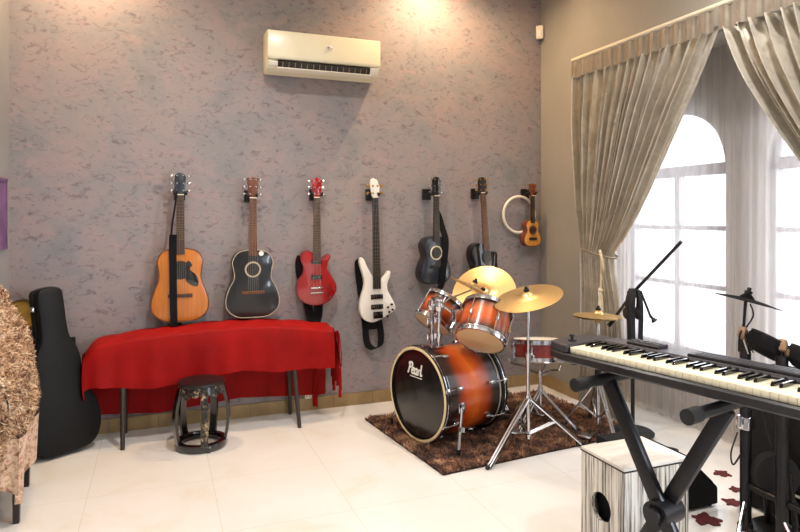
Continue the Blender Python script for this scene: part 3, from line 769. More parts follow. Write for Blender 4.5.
m = MB(); m.lathe([(0, .92), (.012, .915), (.018, .90), (.012, .885), (.016, .87), (.024, .76), (0, .755)], 14, Matrix.Translation((XC-.08, -.985, 0))); m.build('tassel', 'tassel', t, True)
def sheer(name, label, y0, y1, n, ph):
    def fn(u, v):
        p = 2*PI*n*(u+.015*math.sin(7*u+ph))+ph
        return (.285 + .010*math.sin(p)*(.7+.3*v) + .005*math.sin(2.1*p+v*3), y0+(y1-y0)*u, 2.47 - 2.455*v)
    tag(MB().grid(fn, n*14, 24).build(name, 'sheer', None, smooth=180), label, 'sheer curtain', 'white sheer curtains')
sheer('sheer_curtain', 'white sheer curtain over the left arched window', RY0-.02, -1.627, 10, .3)
sheer('sheer_curtain', 'white sheer curtain over the right arched window', -1.632, RY1+.03, 16, 1.4)

# ------------------------------------------------------------------ bench, cloth, stool
t = thing('bench_table', 'low narrow table with thin dark legs under the red cloth', 'table', (-2.65, -.17, 0))
m = MB(); m.box((0, .022, .585), (1.44, .225, .03), None, .004); m.build('tabletop', 'table_wood', t)
m = MB()
for sy in (-1, 1): m.box((0, .02+sy*.09, .54), (1.3, .018, .06))
for sx in (-1, 1): m.box((sx*.65, .005, .54), (.018, .2, .06))
m.build('apron', 'table_wood', t, smooth=0)
for x0, x1, y0, y1 in ((-.555, -.55, -.040, -.195), (.50, .525, -.040, -.190), (-.555, -.55, .10, .12), (.50, .525, .10, .12)):
    MB().tube([(x0, y0, .57), (x1, y1, 0)], [.020, .013], 10).build('leg', 'darkleg', t)

ZT = [(-3.44, .60), (-3.29, .635), (-3.0, .668), (-2.5, .69), (-2.12, .665), (-1.87, .625)]
ZT = spline(ZT, 8, False)
HEM = spline([(-3.45, .40), (-3.36, .372), (-3.21, .352), (-3.05, .335), (-2.75, .365), (-2.52, .392), (-2.27, .37), (-2.05, .368), (-1.86, .36)], 8, False)
BH = [(-3.45, .13), (-3.29, .125), (-2.99, .10), (-2.47, .145), (-1.94, .11), (-1.86, .11)]
def cl(u, v):
    x = -3.44 + 1.575*u
    zt = interp(ZT, x)
    # v: 0 back hem .. .38 back edge .. .58 front edge .. 1 front hem
    wob = .010*math.sin(17*x+2) + .006*math.sin(41*x)
    if v < .36:
        k = v/.36; z = interp(BH, x)*(1-k) + (zt-.006)*k; y = -.022 - .012*math.sin(k*PI)*(1+math.sin(23*x))*.5 - .004
    elif v < .60:
        k = (v-.36)/.24; y = -.026 - k*.244; z = zt + .014*math.sin(k*PI) - .02*k*k + .004*math.sin(30*x+8*k)
    else:
        k = (v-.60)/.40; z = (zt-.02) + (interp(HEM, x)-(zt-.02))*k; y = -.270 - .012*math.sin(min(1, k*3)*PI/2) - (wob*k*1.0) - .010*k
    e = max(0, .06-u)/.06 if u < .06 else 0
    if e and .3 < v: x += .02*e; z -= .05*e*e
    return (x, y, z)
m = MB().grid(cl, 150, 60)
cloth = tag(m.build('tablecloth', 'velvet', None, smooth=180), 'bright red velour cloth draped over the low bench table', 'cloth')
MW[cloth.name] = Matrix.Identity(4)
def end_l(u, v):
    y = -.03 - .262*u; z = interp(ZT, -3.44) - .045 - .24*v - .08*v*math.sin(PI*u); return (-3.425 - .02*math.sin(v*2) + .02*v + .012*math.sin(9*u), y - .02*v, z)
MB().grid(end_l, 16, 14).build('end_drop', 'velvet', cloth, smooth=180)
def end_r(u, v):
    y = -.03 - .262*u; z = interp(ZT, -1.87) - .01 - (.20+.06*math.sin(3*u))*v; return (-1.862 + .04*math.sin(v*1.6) + .008*math.sin(11*u+v), y, z)
MB().grid(end_r, 16, 14).build('end_drop', 'velvet', cloth, smooth=180)
MB().grid(lambda u, v: (-1.955 + .035*u + .006*math.sin(6*v), -.036 - .012*math.sin(5*v+4*u), .36 - .33*v), 4, 12).build('hanging_corner', 'velvet', cloth, smooth=180)
for k in range(9):
    y = -.045 - k*.029; x = -1.823 + .006*math.sin(3*k); z1 = .42 - .03*math.sin(k)
    m = MB(); m.tube([(x, y, z1), (x+.004, y, z1-.03)], .004, 6); m.lathe([(0, 0), (.006, -.004), (.009, -.012), (.005, -.02), (.008, -.04), (.012, -.15-.03*(k % 3)), (0, -.152-.03*(k % 3))], 8, Matrix.Translation((x+.004, y, z1-.03)))
    m.build('tassel', 'velvet', cloth)
m = MB()
for k in range(14): m.tube([(-1.835, -.03-.262*k/13, .60-.01*math.sin(k)), (-1.822+.005*math.sin(k*2), -.03-.262*k/13, .45), (-1.822+.006*math.sin(k*2), -.03-.262*k/13, .37)], .004, 5)
m.build('fringe', 'velvet', cloth)

t = thing('drum_stool', 'black lacquered drum-shaped stool with carved apron in front of the red cloth', 'stool', (-2.755, -.460, 0), .25)
R0 = .142
m = MB().lathe([(0, .405), (R0-.02, .405), (R0-.004, .400), (R0, .392), (R0-.004, .383), (R0-.02, .380), (0, .380)], 40); m.build('seat', 'black_metal', t)
m = MB(); N = 80; ra = []
for j, zz in enumerate((.385, .35, 0)):
    ra.append([])
    for k in range(N):
        a = 2*PI*k/N; low = .318 + .020*abs(math.sin(2.5*a)) - .008*math.cos(15*a)
        z = zz if j < 2 else low; r = R0-.012 + (.006 if j else 0) + (.006 if j == 2 else 0)
        ra[j].append((r*math.cos(a), r*math.sin(a), z))
for off in (0, -.014):
    vv = [[m.bm.verts.new((p[0]*(1+off/R0), p[1]*(1+off/R0), p[2])) for p in row] for row in ra]
    for j in range(2):
        for k in range(N): m.face([vv[j][k], vv[j][(k+1) % N], vv[j+1][(k+1) % N], vv[j+1][k]])
m.build('apron', 'inlaid', t, recalc=False)
for k in range(5):
    a = -PI/2 - .25 + .06 + 2*PI*k/5; pts = []
    for z, r in ((.375, .132), (.33, .142), (.26, .158), (.18, .164), (.10, .156), (.05, .146), (.02, .140)): pts.append((r*math.cos(a), r*math.sin(a), z))
    m = MB(); m.ribbon(spline(pts, 4, False), (-math.sin(a), math.cos(a), 0), .042 if k == 0 else .044, .018); m.build('leg', 'inlaid' if k == 0 else 'black_gloss', t)
m = MB(); m.lathe([(.116, .006), (.150, .004), (.156, .018), (.152, .044), (.120, .046), (.114, .026)], 40, close=True); m.build('base_ring', 'black_gloss', t)
for k in range(5):
    a = -PI/2 + 2*PI*k/5; m = MB(); m.tube([(.138*math.cos(a), .138*math.sin(a), 0), (.138*math.cos(a), .138*math.sin(a), .012)], .014, 10); m.build('foot', 'black_gloss', t)

# ------------------------------------------------------------------ left corner: case, amp, chair
q = Quaternion((0, 0, 1), math.radians(30)) @ Quaternion((1, 0, 0), math.radians(-6)) @ Quaternion((0, 1, 0), math.radians(-4.5))
t = thing('guitar_case', 'tall black hard guitar case leaning in the left corner', 'guitar case', (-3.515, -.29, .012), quat=q)
h = [(0, 0), (.12, .008), (.180, .06), (.205, .16), (.19, .27), (.140, .36), (.125, .44), (.13, .52), (.115, .60), (.085, .66), (.075, .74), (.074, .90), (.066, .955), (.03, .972)]
o = spline(h + [(-x, z) for x, z in h[::-1]] if False else h + [(-x, z) for x, z in h[::-1]][:-1], 4)
m = MB().plate(o, .065, -.012, .016); m.build('shell', 'case', t)
m = MB().plate(o, -.016, -.075, .016); lid = m.build('lid', 'case', t)
m = MB(); m.tube([(x*1.004, -.014, z) for x, z in o], .006, 6, closed=True); m.build('rim_bead', 'keydark', t)
for x, z in ((-.082, .86), (-.150, .35), (-.197, .10)):
    m = MB(); m.box((x-.004, -.014, z), (.016, .045, .028), None, .003); m.build('latch', 'chrome', t)
m = MB(); m.tube(spline([(-.128, .0, .50), (-.165, .0, .49), (-.168, 0, .43), (-.132, 0, .41)], 5, False), .010, 8); m.build('handle', 'rubber', t)

t = thing('amplifier', 'small black amplifier box standing behind the guitar case by the wall', 'amplifier', (-3.63, -.058, 0))
m = MB(); m.box((.02, 0, .33), (.24, .08, .62), None, .006); m.build('cabinet', 'black_cloth', t)
for sx in (-.08, .12):
    for sy in (-.02, .02): MB().tube([(sx, sy, 0), (sx, sy, .022)], .014, 10).build('foot', 'rubber', t)
MB().box((.02, -.042, .30), (.20, .006, .46), None, .002).build('grille', 'rubber', t)

t = thing('straw_tray', 'yellow woven straw tray leaning behind the fur throw', 'tray', (-3.765, -.13, .55), 0)
q1 = frame_to((0, 0, .26), (.2, -1, .25)) @ Matrix.Scale(.68, 4)
m = MB(); m.lathe([(0, 0), (.10, .002), (.125, .012), (.132, .03), (.126, .032), (.118, .018), (.10, .010), (0, .008)], 32, q1); m.build('tray', 'straw', t)
m = MB(); m.lathe([(.128, .026), (.136, .026), (.136, .036), (.128, .036)], 32, q1, close=True); m.build('rim', 'ebony', t)
MB().box((0, .04, -.19), (.09, .07, .72), None, .004).build('stand', 'rubber', t)

t = thing('armchair', 'dark-legged armchair at the left edge, hidden under fur throw', 'chair', (-3.68, -.95, 0))
MB().box((-.03, 0, .36), (.22, .46, .08), None, .02).build('seat', 'table_wood', t)
MB().box((-.13, 0, .66), (.06, .48, .62), None, .02).build('backrest', 'table_wood', t)
for x, y, b in ((.080, -.215, .0), (.045, .215, 0), (-.12, -.21, 0), (-.12, .21, 0)):
    MB().tube([(x, y, .34), (x-.004, y, 0)], [.026, .018], 4).build('leg', 'ebony', t)
m = MB()
def skirt(u, v):
    a = u; x = .098 + .014*math.sin(11*u) - .02*v; y = -.27 + .54*u; z = .40 - (.27 + .05*math.sin(5*u+.5))*v
    return (x + .012*math.sin(20*u)*v, y, z)
m.grid(skirt, 30, 8); m.grid(lambda u, v: (.098 - .25*u - .006*math.sin(18*u), -.272 - .02*v + .008*math.sin(15*u), .40 - (.25 - .04*math.sin(4*u))*v), 24, 8)
m.build('seat_cover', 'floral', t, smooth=180)

def fur_profile(k):
    """draped section in x-z from the wall over the backrest and down the front"""
    P = [(-3.825, .62), (-3.825, .98), (-3.80, 1.03), (-3.74, .99), (-3.69, .90), (-3.645, .79), (-3.605, .67), (-3.59, .57), (-3.60, .46), (-3.63, .38), (-3.645, .33)]
    P = spline(P, 5, False); i = k*(len(P)-1); j = min(int(i), len(P)-2); f = i-j
    return tuple(a+(b-a)*f for a, b in zip(P[j], P[j+1]))
def fur(u, v):
    x, z = fur_profile(v); y = -1.24 + .56*u
    e = abs(2*u-1)**4
    return (max(-3.845, x - .03*e + .016*math.sin(9*u+5*v) + .010*math.sin(23*v+4*u)), y, z - .06*e - .02*math.sin(6*u+1) + .012*math.sin(17*u+9*v))
def fur_side(u, v):
    x, z = fur_profile(.18+.82*u); x0 = -3.85
    return (x0 + (x-x0)*v, -1.245 + .012*math.sin(14*u+6*v), z - .05 + .0*v) if False else (x0 + (x-.03-x0)*(1-v*.98), -1.245-.01*math.sin(9*u+3*v), z-.06)
m = MB(); m.grid(fur, 30, 50); m.grid(lambda u, v: (lambda a: (-3.825+(a[0]-.03+3.825)*v, -1.243+.012*math.sin(14*u+6*v), a[1]-.075+.0*u))(fur_profile(.2+.8*u)), 40, 12)
thr = tag(m.build('fur_throw', 'fur', None, smooth=180), 'shaggy brown and cream fur throw draped over the armchair', 'throw')
m = MB(); pn = []
for _ in range(5200):
    u, v = random.random(), random.uniform(.24, 1); p = V(fur(u, v)); a = V(fur(min(1, u+.01), v))-V(fur(max(0, u-.01), v)); b = V(fur(u, min(1, v+.01)))-V(fur(u, max(0, v-.01)))
    nn = a.cross(b); 
    if nn.length < 1e-9: continue
    nn.normalize()
    p = p + nn*.001
    if nn.x + nn.z*.5 < 0: nn = -nn
    pn.append((p, nn))
for _ in range(2200):
    u, v = random.random(), random.random(); a = fur_profile(.2+.8*u)
    pn.append(((-3.825+(a[0]-.03+3.825)*v, -1.243+.012*math.sin(14*u+6*v), a[1]-.075), (0, -1, 0)))
m.blades(pn, .036, .0040, 1.0); o = m.build('fur_pile', 'fur', thr, smooth=0, recalc=False); o['kind'] = 'stuff'
#PART3

# ------------------------------------------------------------------ rug
A, B = V((-1.67, -.37, 0)), V((-1.56, -1.40, 0)); e1 = V((.993, .10, 0)).normalized()
C_, D_ = B + e1*1.46, A + e1*1.50
rug = thing('rug', 'shaggy dark brown rug under the drum kit', 'rug', (-.85, -.82, 0))
m = MB(); q = [A, B, C_, D_]
lo = [m.bm.verts.new(p) for p in q]; hi = [m.bm.verts.new(p+V((0, 0, .010))) for p in q]
m.face(lo); m.face(hi)
for i in range(4): m.face([lo[i], lo[(i+1) % 4], hi[(i+1) % 4], hi[i]])
m.build('backing', 'rugbase', rug, True, smooth=0)
m = MB(); pn = []
for _ in range(30000):
    u, v = random.uniform(-.003, 1.003), random.uniform(-.003, 1.003); p = A.lerp(D_, u).lerp(B.lerp(C_, u), v); pn.append((p+V((0, 0, .008)), (0, 0, 1)))
m.blades(pn, .026, .0034, .8); o = m.build('pile', 'rug', rug, True, smooth=0, recalc=False); o['kind'] = 'stuff'
RT = .012

# ------------------------------------------------------------------ drum kit
def hoop(t, R, z0, z1, mat='chrome', th=.006, flange=True):
    m = MB()
    prof = [(R, z0), (R+th, z0), (R+th, z1), (R, z1)]
    if flange:
        s = 1 if z1 > z0 else -1
        prof = [(R+.003, z0), (R+.014, z0), (R+.014, z0+s*.004), (R+.006, z0+s*.006), (R+.005, z1-s*.004), (R+.008, z1), (R+.0, z1), (R-.001, z1-s*.004), (R+.001, z0+s*.004)]
    m.lathe(prof, 48, close=True); return m.build('hoop', mat, t)
def lugs(t, R, n, za, zb, ph, mat='chrome', both=None):
    """tension lugs round the shell: casing with its rods to the hoops"""
    for k in range(n):
        a = 2*PI*k/n + ph; c, s = math.cos(a), math.sin(a); R3 = rotz(a)
        m = MB()
        zs = [(za+zb)/2] if both is None else both
        for z in zs: m.box((c*(R+.010), s*(R+.010), z), (.022, .018, .045), R3, .005)
        for p, q in ((za, zs[0]), (zs[-1], zb)): m.tube([(c*(R+.014), s*(R+.014), p), (c*(R+.014), s*(R+.014), q)], .0032, 6)
        for z in (za, zb): m.tube([(c*(R+.014), s*(R+.014), z-.006), (c*(R+.014), s*(R+.014), z+.006)], .0055, 6)
        m.build('lug', mat, t)
def drum(name, label, p, axis, R, L, shellmat, nl, bot, topm='drumhead_white'):
    t = thing(name, label, 'drum', p, quat=zquat(axis))
    MB().lathe([(R, .012), (R, L-.012)], 56).build('shell', shellmat, t, recalc=True)
    MB().lathe([(0, .001), (R-.008, .001), (R+.003, .004), (R+.003, .014)], 48).build('resonant_head', bot, t)
    MB().lathe([(0, L-.001), (R-.008, L-.001), (R+.003, L-.004), (R+.003, L-.014)], 48).build('batter_head', topm, t)
    hoop(t, R, .026, -.004); hoop(t, R, L-.026, L+.004)
    lugs(t, R, nl, .02, L-.02, .3); return t

# bass drum
M['hoop_black'] = pm('hoop_black', '#0c0a09', .35, var=(9, '#130f0d'), spec=.3)
F0 = V((-1.515, -.908, .306)); AX = V((.971, .239, 0)).normalized(); KL = .50; KR = .268
kick = thing('bass_drum', 'large sunburst bass drum with black front head on the brown rug', 'drum', F0, quat=zquat(AX))
M['kick_burst'] = mk_burst('kick_burst', .04, KL-.04, BURST)
MB().lathe([(KR, .045), (KR, KL-.045)], 72).build('shell', 'kick_burst', kick)
fh = MB().lathe([(0, .010), (KR-.012, .012), (KR+.002, .016), (KR+.002, .05)], 64).build('front_head', 'drumhead_black', kick)
MB().lathe([(0, KL-.010), (KR-.012, KL-.012), (KR+.002, KL-.016), (KR+.002, KL-.05)], 64).build('batter_head', 'drumhead_white', kick)
for z0, z1 in ((.0, .042), (KL-.042, KL)):
    h = MB().lathe([(KR+.004, z0+.002), (KR+.010, z0), (KR+.018, z0+.001), (KR+.021, z0+.004), (KR+.021, z1-.003), (KR+.018, z1), (KR+.004, z1)], 72, close=True)
    zin = z0 if z0 == 0 else z1
    h.bm.faces.ensure_lookup_table()
    for f in h.bm.faces:
        c = f.calc_center_median(); rr = math.hypot(c.x, c.y)
        if rr < KR+.0198 and z0 == 0 and c.z < .0045: f.material_index = 1
    h = h.build('hoop', ['hoop_black', 'hoop_wood'], kick)
    MB().lathe([(KR+.021, (z0+z1)/2-.0025), (KR+.0222, (z0+z1)/2-.002), (KR+.0222, (z0+z1)/2+.002), (KR+.021, (z0+z1)/2+.0025)], 72).build('inlay_stripe', 'chrome', h)
MB().lathe([(KR+.0005, .052), (KR+.0035, .052), (KR+.0035, .055), (KR+.0005, .055)], 72, close=True).build('rim_wire', 'chrome', kick)
MB().lathe([(KR+.0005, KL-.055), (KR+.0035, KL-.055), (KR+.0035, KL-.052), (KR+.0005, KL-.052)], 72, close=True).build('rim_wire', 'chrome', kick)
for k in range(8):
    a = 2*PI*(k+.5)/8 + .12; c, s = math.cos(a), math.sin(a); R3 = rotz(a)
    for za, zb, zc in ((.02, .12, -1), (KL-.02, KL-.12, 1)):
        m = MB(); m.box((c*(KR+.011), s*(KR+.011), zb), (.022, .02, .05), R3, .006)
        m.tube([(c*(KR+.020), s*(KR+.020), zb), (c*(KR+.028), s*(KR+.028), za-.01*(1 if zc < 0 else -1))], .0038, 6)
        m.box((c*(KR+.026), s*(KR+.026), za), (.010, .022, .030), R3, .003)
        m.build('lug', 'chrome', kick)
# lettering and underline on the front head, drawn in the head's own plane
Zi = MW[kick.name].inverted()
rt = V((AX.y, -AX.x, 0)).normalized()      # reading direction seen from the front
def head_pt(a, b): return F0 + AX*.0095 + rt*a + V((0, 0, b))
LET = {'P': [[(0, 0), (.10, .5), (.16, .98)], [(.02, .86), (.14, 1.0), (.34, .98), (.42, .80), (.32, .60), (.12, .52)]],
       'e': [[(.03, .30), (.24, .34), (.27, .48), (.16, .56), (.05, .42), (.04, .16), (.16, .02), (.30, .14)]],
       'a': [[(.28, .50), (.14, .54), (.03, .36), (.04, .10), (.14, .02), (.26, .24)], [(.29, .54), (.25, .16), (.30, .02), (.38, .12)]],
       'r': [[(.06, .52), (.07, .02)], [(.07, .28), (.15, .50), (.26, .50)]],
       'l': [[(.10, 1.0), (.06, .3), (.10, .03), (.22, .12)]]}
m = MB(); xo = 0; sc_ = .070
for ch, adv in (('P', .36), ('e', .32), ('a', .36), ('r', .26), ('l', .2)):
    for st in LET[ch]:
        pts = [head_pt(-.098 + (xo + x + .12*z)*sc_*1.35, .115 + z*sc_) for x, z in spline(st, 5, False)]
        m.tube(pts, .0052, 6)
    xo += adv
m.tube([head_pt(-.075, .100), head_pt(.045, .100)], .0028, 6)
lg = m.build('lettering', 'logo_white', fh, True); lg['label'] = 'white script lettering with small underline'
# spurs
perp = V((AX.y, -AX.x, 0))
for sgn in (1, -1):
    b0 = F0 + AX*.13 + perp*sgn*(KR-.02) + V((0, 0, -.04)); ft = F0 + AX*.05 + perp*sgn*(KR+.075); ft.z = RT + .012
    m = MB(); m.box(b0 + perp*sgn*.02, (.05, .03, .06), Matrix.Rotation(math.atan2(AX.y, AX.x), 3, 'Z'), .006); m.tube([b0 + perp*sgn*.03, ft + V((0, 0, .03))], .010, 8)
    m.tube([b0 + perp*sgn*.035 + (ft-b0)*.40, b0 + perp*sgn*.03 + (ft-b0)*.5], .016, 8)
    sp_ = m.build('spur', 'chrome', kick, True)
    MB().tube([ft + V((0, 0, .035)), ft], [.014, .010], 8).build('rubber_tip', 'rubber', sp_, True)

# toms
T1c = V((-1.12, -1.05, .735)); a1 = V((.478, .405, .78)).normalized()
M['tom_burst'] = mk_burst('tom_burst', 0, .24, [(0, '#20100c'), (.16, '#4c1e10'), (.40, '#cc5814'), (.62, '#d8641c'), (.84, '#4a1a0c'), (1, '#1c0a07')])
T1b = T1c - a1*.115
tom1 = drum('rack_tom', 'larger sunburst rack tom tilted towards the crash cymbal', T1b, a1, .148, .235, 'tom_burst', 6, 'drumhead_clear')
T2c = V((-1.245, -.66, .765)); a2 = V((.60, .18, .78)).normalized(); T2b = T2c - a2*.10
M['tom_burst_small'] = mk_burst('tom_burst_small', 0, .20, [(0, '#2a120c'), (.2, '#6a260e'), (.46, '#cc5614'), (.6, '#d2601a'), (.8, '#4a1a0c'), (1, '#1c0a07')])
tom2 = drum('rack_tom', 'smaller sunburst rack tom behind the chrome tom holder', T2b, a2, .125, .20, 'tom_burst_small', 6, 'drumhead_clear')
# tom holder on the bass drum
P0 = F0 + AX*.15; P0.z = F0.z + KR
th_ = thing('tom_holder', 'chrome double tom holder rising from the bass drum', 'tom holder', (P0.x, P0.y, P0.z))
m = MB(); m.box(P0 + V((0, 0, .012)), (.11, .06, .024), Matrix.Rotation(.24, 3, 'Z'), .006); m.build('base_plate', 'chrome', th_, True)
tops = []
for sgn in (-1, 1):
    b = P0 + perp*sgn*.032 + AX*.0; tp = b + V((0, 0, .265)) + perp*sgn*.006; tops.append(tp)
    m = MB(); m.tube([b + V((0, 0, .02)), tp], .013, 12); m.tube([b + V((0, 0, .05)), b + V((0, 0, .085))], .019, 12); m.build('post', 'chrome', th_, True)
for tp, Tc, ax, R in ((tops[1], T1c, a1, .148), (tops[0], T2c, a2, .125)):
    d = (Tc - tp); d = d - ax*d.dot(ax); d.normalize(); hit = Tc - d*(R+.03)
    m = MB(); m.lathe([(0, -.032), (.022, -.028), (.032, 0), (.022, .028), (0, .032)], 16, Matrix.Translation(tp)); m.tube([tp, tp + V((0, 0, .03)), hit], .0095, 8)
    m.box(hit, (.055, .05, .075), Matrix.Rotation(.3, 3, 'Z'), .006); m.tube([tp - d*.05, tp + d*.02], .006, 6); m.tube([tp - d*.05 + V((0, 0, -.02)), tp - d*.05 + V((0, 0, .02))], .005, 6)
    m.build('ball_arm', 'chrome', th_, True)
for tp, bz in ((tops[0], .10), (tops[1], .12), (tops[0], .20), (tops[1], .22)):
    q_ = tp - V((0, 0, .30-bz)); m = MB(); m.tube([q_ - V((0, 0, .014)), q_ + V((0, 0, .014))], .018, 12); m.box(q_ - perp*.0 - AX*.024, (.024, .014, .024), None, .003); m.tube([q_ - AX*.034 - V((0, 0, .018)), q_ - AX*.034 + V((0, 0, .018))], .005, 6); m.build('memory_clamp', 'chrome', th_, True)
m = MB(); m.tube([tops[0] + V((.02, 0, .02)), V((-1.44, -.95, .735))], .006, 8); rod = m.build('long_rod', 'chrome', th_, True)
MB().tube([V((-1.44, -.95, .735)), V((-1.452, -.956, .723))], .0075, 8).build('rod_tip', 'rubber', rod, True)
m = MB(); m.tube([tops[1] + V((0, 0, .0)), tops[1] + V((.06, -.02, .05)), V((-1.13, -.90, .93))], .006, 8); m.tube([V((-1.13, -.90, .925)), V((-1.118, -.903, .985))], .004, 6); m.build('cymbal_arm', 'chrome', th_, True)

def cymbal(name, label, p, n, R, mat='bronze', bell=.22, cat='cymbal', felt=True, rot=0):
    t = thing(name, label, cat, p, quat=zquat(n))
    h = R*.13
    prof = [(.006, h+.018), (R*bell*.5, h+.014), (R*bell*.85, h+.003), (R*bell, h-.004), (R*.5, h*.58), (R*.8, h*.2), (R, 0)]
    prof = prof + [(R, -.0016)] + [(r, z-.0016) for r, z in prof[::-1][1:]]
    o = MB().lathe(prof, 64).build('plate', mat, t, smooth=50)
    if felt:
        MB().lathe([(0, h+.045), (.008, h+.045), (.010, h+.030), (.017, h+.029), (.017, h+.017), (0, h+.016)], 16).build('wingnut_and_felt', 'rubber', t)
    return t
M['ring_groove'] = None
def mk_cymbal(name, c1, c2, rough=.28):
    m, nt, b = newmat(name)
    tc = nt.nodes.new('ShaderNodeTexCoord'); mp = nt.nodes.new('ShaderNodeMapping'); mp.inputs['Scale'].default_value = (1, 1, 0)
    nt.links.new(tc.outputs['Object'], mp.inputs['Vector'])
    ln = nt.nodes.new('ShaderNodeVectorMath'); ln.operation = 'LENGTH'; nt.links.new(mp.outputs['Vector'], ln.inputs[0])
    cx_ = nt.nodes.new('ShaderNodeCombineXYZ'); nt.links.new(ln.outputs['Value'], cx_.inputs[0])
    n = noise(nt, cx_.outputs[0], 160, 3, .7); r = ramp(nt, [(.35, c1), (.65, c2)]); nt.links.new(n, r.inputs['Fac'])
    nt.links.new(r.outputs['Color'], b.inputs['Base Color']); b.inputs['Metallic'].default_value = .8; b.inputs['Roughness'].default_value = rough
    bump(nt, b, n, .08, .001); return m
M['bronze'] = mk_cymbal('turned_bronze', '#dfc08c', '#c9a76c', .36)
M['pad_rubber'] = mk_cymbal('pad_rubber', '#121113', '#1b1a1c', .6)
for _k, _v in (('Metallic', 0), ('Specular IOR Level', .03), ('Roughness', .9)): M['pad_rubber'].node_tree.nodes['Principled BSDF'].inputs[_k].default_value = _v

cymbal('splash_cymbal', 'small golden cymbal seen edge-on above the toms', (-1.118, -.89, .945), (.455, -.07, .87), .155)
ride_c = V((-.80, -.47, .848)); ride_n = V((-.50, -.62, .60)).normalized()
ride = cymbal('ride_cymbal', 'large golden cymbal tipped nearly upright behind the toms', ride_c, ride_n, .232)
m = MB()
for (a, b) in ((-.02, .10), (.10, -.06)):
    for k in range(4): m.tube([(a+k*.011, b, .024), (a+k*.011+.004, b+.016, .0235)], .0016, 4)
m.build('printed_mark', 'ebony', ride)

def tripod(t, base, z_hub, z_low, feet, r=.008, double=True, mat='chrome'):
    """three braced legs from a hub on the pole"""
    b = V(base)
    for f in feet:
        f = V(f); d = V((f.x-b.x, f.y-b.y, 0)); L = d.length; d.normalize(); w = V((-d.y, d.x, 0))
        kn = b + d*L*.42 + V((0, 0, z_low + (f.z - z_low)*.10 - b.z*0))
        m = MB()
        top = b + V((0, 0, z_hub)); toe = V((f.x, f.y, f.z+.012))
        if double:
            for sgn in (-1, 1): m.tube([top + w*sgn*.010 + d*.012, toe + w*sgn*.008 - d*.01], r*.75, 8)
            for sgn in (-1, 1): m.tube([b + V((0, 0, z_low)) + w*sgn*.008, top.lerp(toe, .5) + w*sgn*.008], r*.6, 6)
        else:
            m.tube([top + d*.012, toe], r, 8); m.tube([b + V((0, 0, z_low)), top.lerp(toe, .55)], r*.7, 6)
        m.tube([top.lerp(toe, .5) - w*.014, top.lerp(toe, .5) + w*.014], r*.7, 6)
        leg = m.build('leg', mat, t, True)
        MB().tube([toe - d*.035 + V((0, 0, .010)), toe + d*.012 + V((0, 0, -.004))], [.012, .011], 8).build('rubber_foot', 'rubber', leg, True)
    m = MB(); m.tube([b + V((0, 0, z_hub-.02)), b + V((0, 0, z_hub+.025))], .019, 12); m.tube([b + V((0, 0, z_low-.012)), b + V((0, 0, z_low+.012))], .017, 12); m.build('leg_hub', mat, t, True)
def pole(t, base, z0, z1, r, name='lower_tube', mat='chrome'):
    b = V(base); return MB().tube([b + V((0, 0, z0)), b + V((0, 0, z1))], r, 12).build(name, mat, t, True)
def clamp(t, base, z, mat='chrome'):
    b = V(base); m = MB(); m.tube([b + V((0, 0, z-.022)), b + V((0, 0, z+.022))], .018, 12); m.box(b + V((.022, -.008, z)), (.024, .012, .026), None, .003); m.tube([b + V((.034, -.022, z)), b + V((.034, .012, z))], .006, 6); m.build('clamp', mat, t, True)

# crash stand and crash
cb = (-.93, -1.25, 0)
t = thing('cymbal_stand', 'chrome tripod cymbal stand in front of the drum kit holding the crash', 'cymbal stand', cb)
pole(t, cb, .07, .56, .0125); pole(t, cb, .54, .885, .0085, 'upper_tube'); clamp(t, cb, .56); clamp(t, cb, .875)
pole(t, cb, .885, .985, .004, 'tilter_rod')
tripod(t, cb, .31, .10, [(-1.295, -1.415, 0), (-.594, -1.322, RT), (-.86, -.88, RT)], .013)
cymbal('crash_cymbal', 'golden crash cymbal with darker edge on the front chrome stand', (-.93, -1.25, .915), (-.30, -.10, .95), .207)
# ride stand
rb = (-.72, -.36, 0)
t = thing('cymbal_stand', 'chrome cymbal stand behind the bass drum holding the upright golden cymbal', 'cymbal stand', rb)
pole(t, rb, .07, .50, .0125); pole(t, rb, .48, .80, .009, 'upper_tube'); clamp(t, rb, .50)
m = MB(); m.tube([V(rb) + V((0, 0, .80)), ride_c - ride_n*.02], .007, 8); m.tube([ride_c - ride_n*.03, ride_c + ride_n*.06], .004, 6); m.build('tilter_rod', 'chrome', t, True)
tripod(t, rb, .27, .09, [(-.95, -.25, 0), (-.42, -.20, 0), (-.70, -.64, RT)], .009)

# snare
sb = V((-.63, -.93, 0))
snare = drum('snare_drum', 'red snare drum on a low chrome stand behind the keyboard end', (sb.x, sb.y,   .452), (.045, .115, 1), .178, .135, 'snare_red', 8, 'drumhead_clear')
m = MB(); m.box((-.186, .0, .07), (.018, .03, .08), None, .004); m.build('strainer', 'chrome', snare)
t = thing('snare_stand', 'chrome basket stand under the red snare drum', 'drum stand', (sb.x, sb.y, 0))
pole(t, sb, .06, .36, .0125)
m = MB()
for k in range(3):
    a = .6 + 2*PI*k/3; d = V((math.cos(a), math.sin(a), 0)); m.tube([sb + V((0, 0, .35)), sb + d*.10 + V((0, 0, .405)), sb + d*.188 + V((0, 0, .425)), sb + d*.205 + V((0, 0, .462))], .007, 8)
m.build('basket', 'chrome', t, True); clamp(t, sb, .36)
tripod(t, sb, .24, .075, [(-.86, -1.02, RT), (-.47, -1.12, RT), (-.56, -.66, RT)], .009)

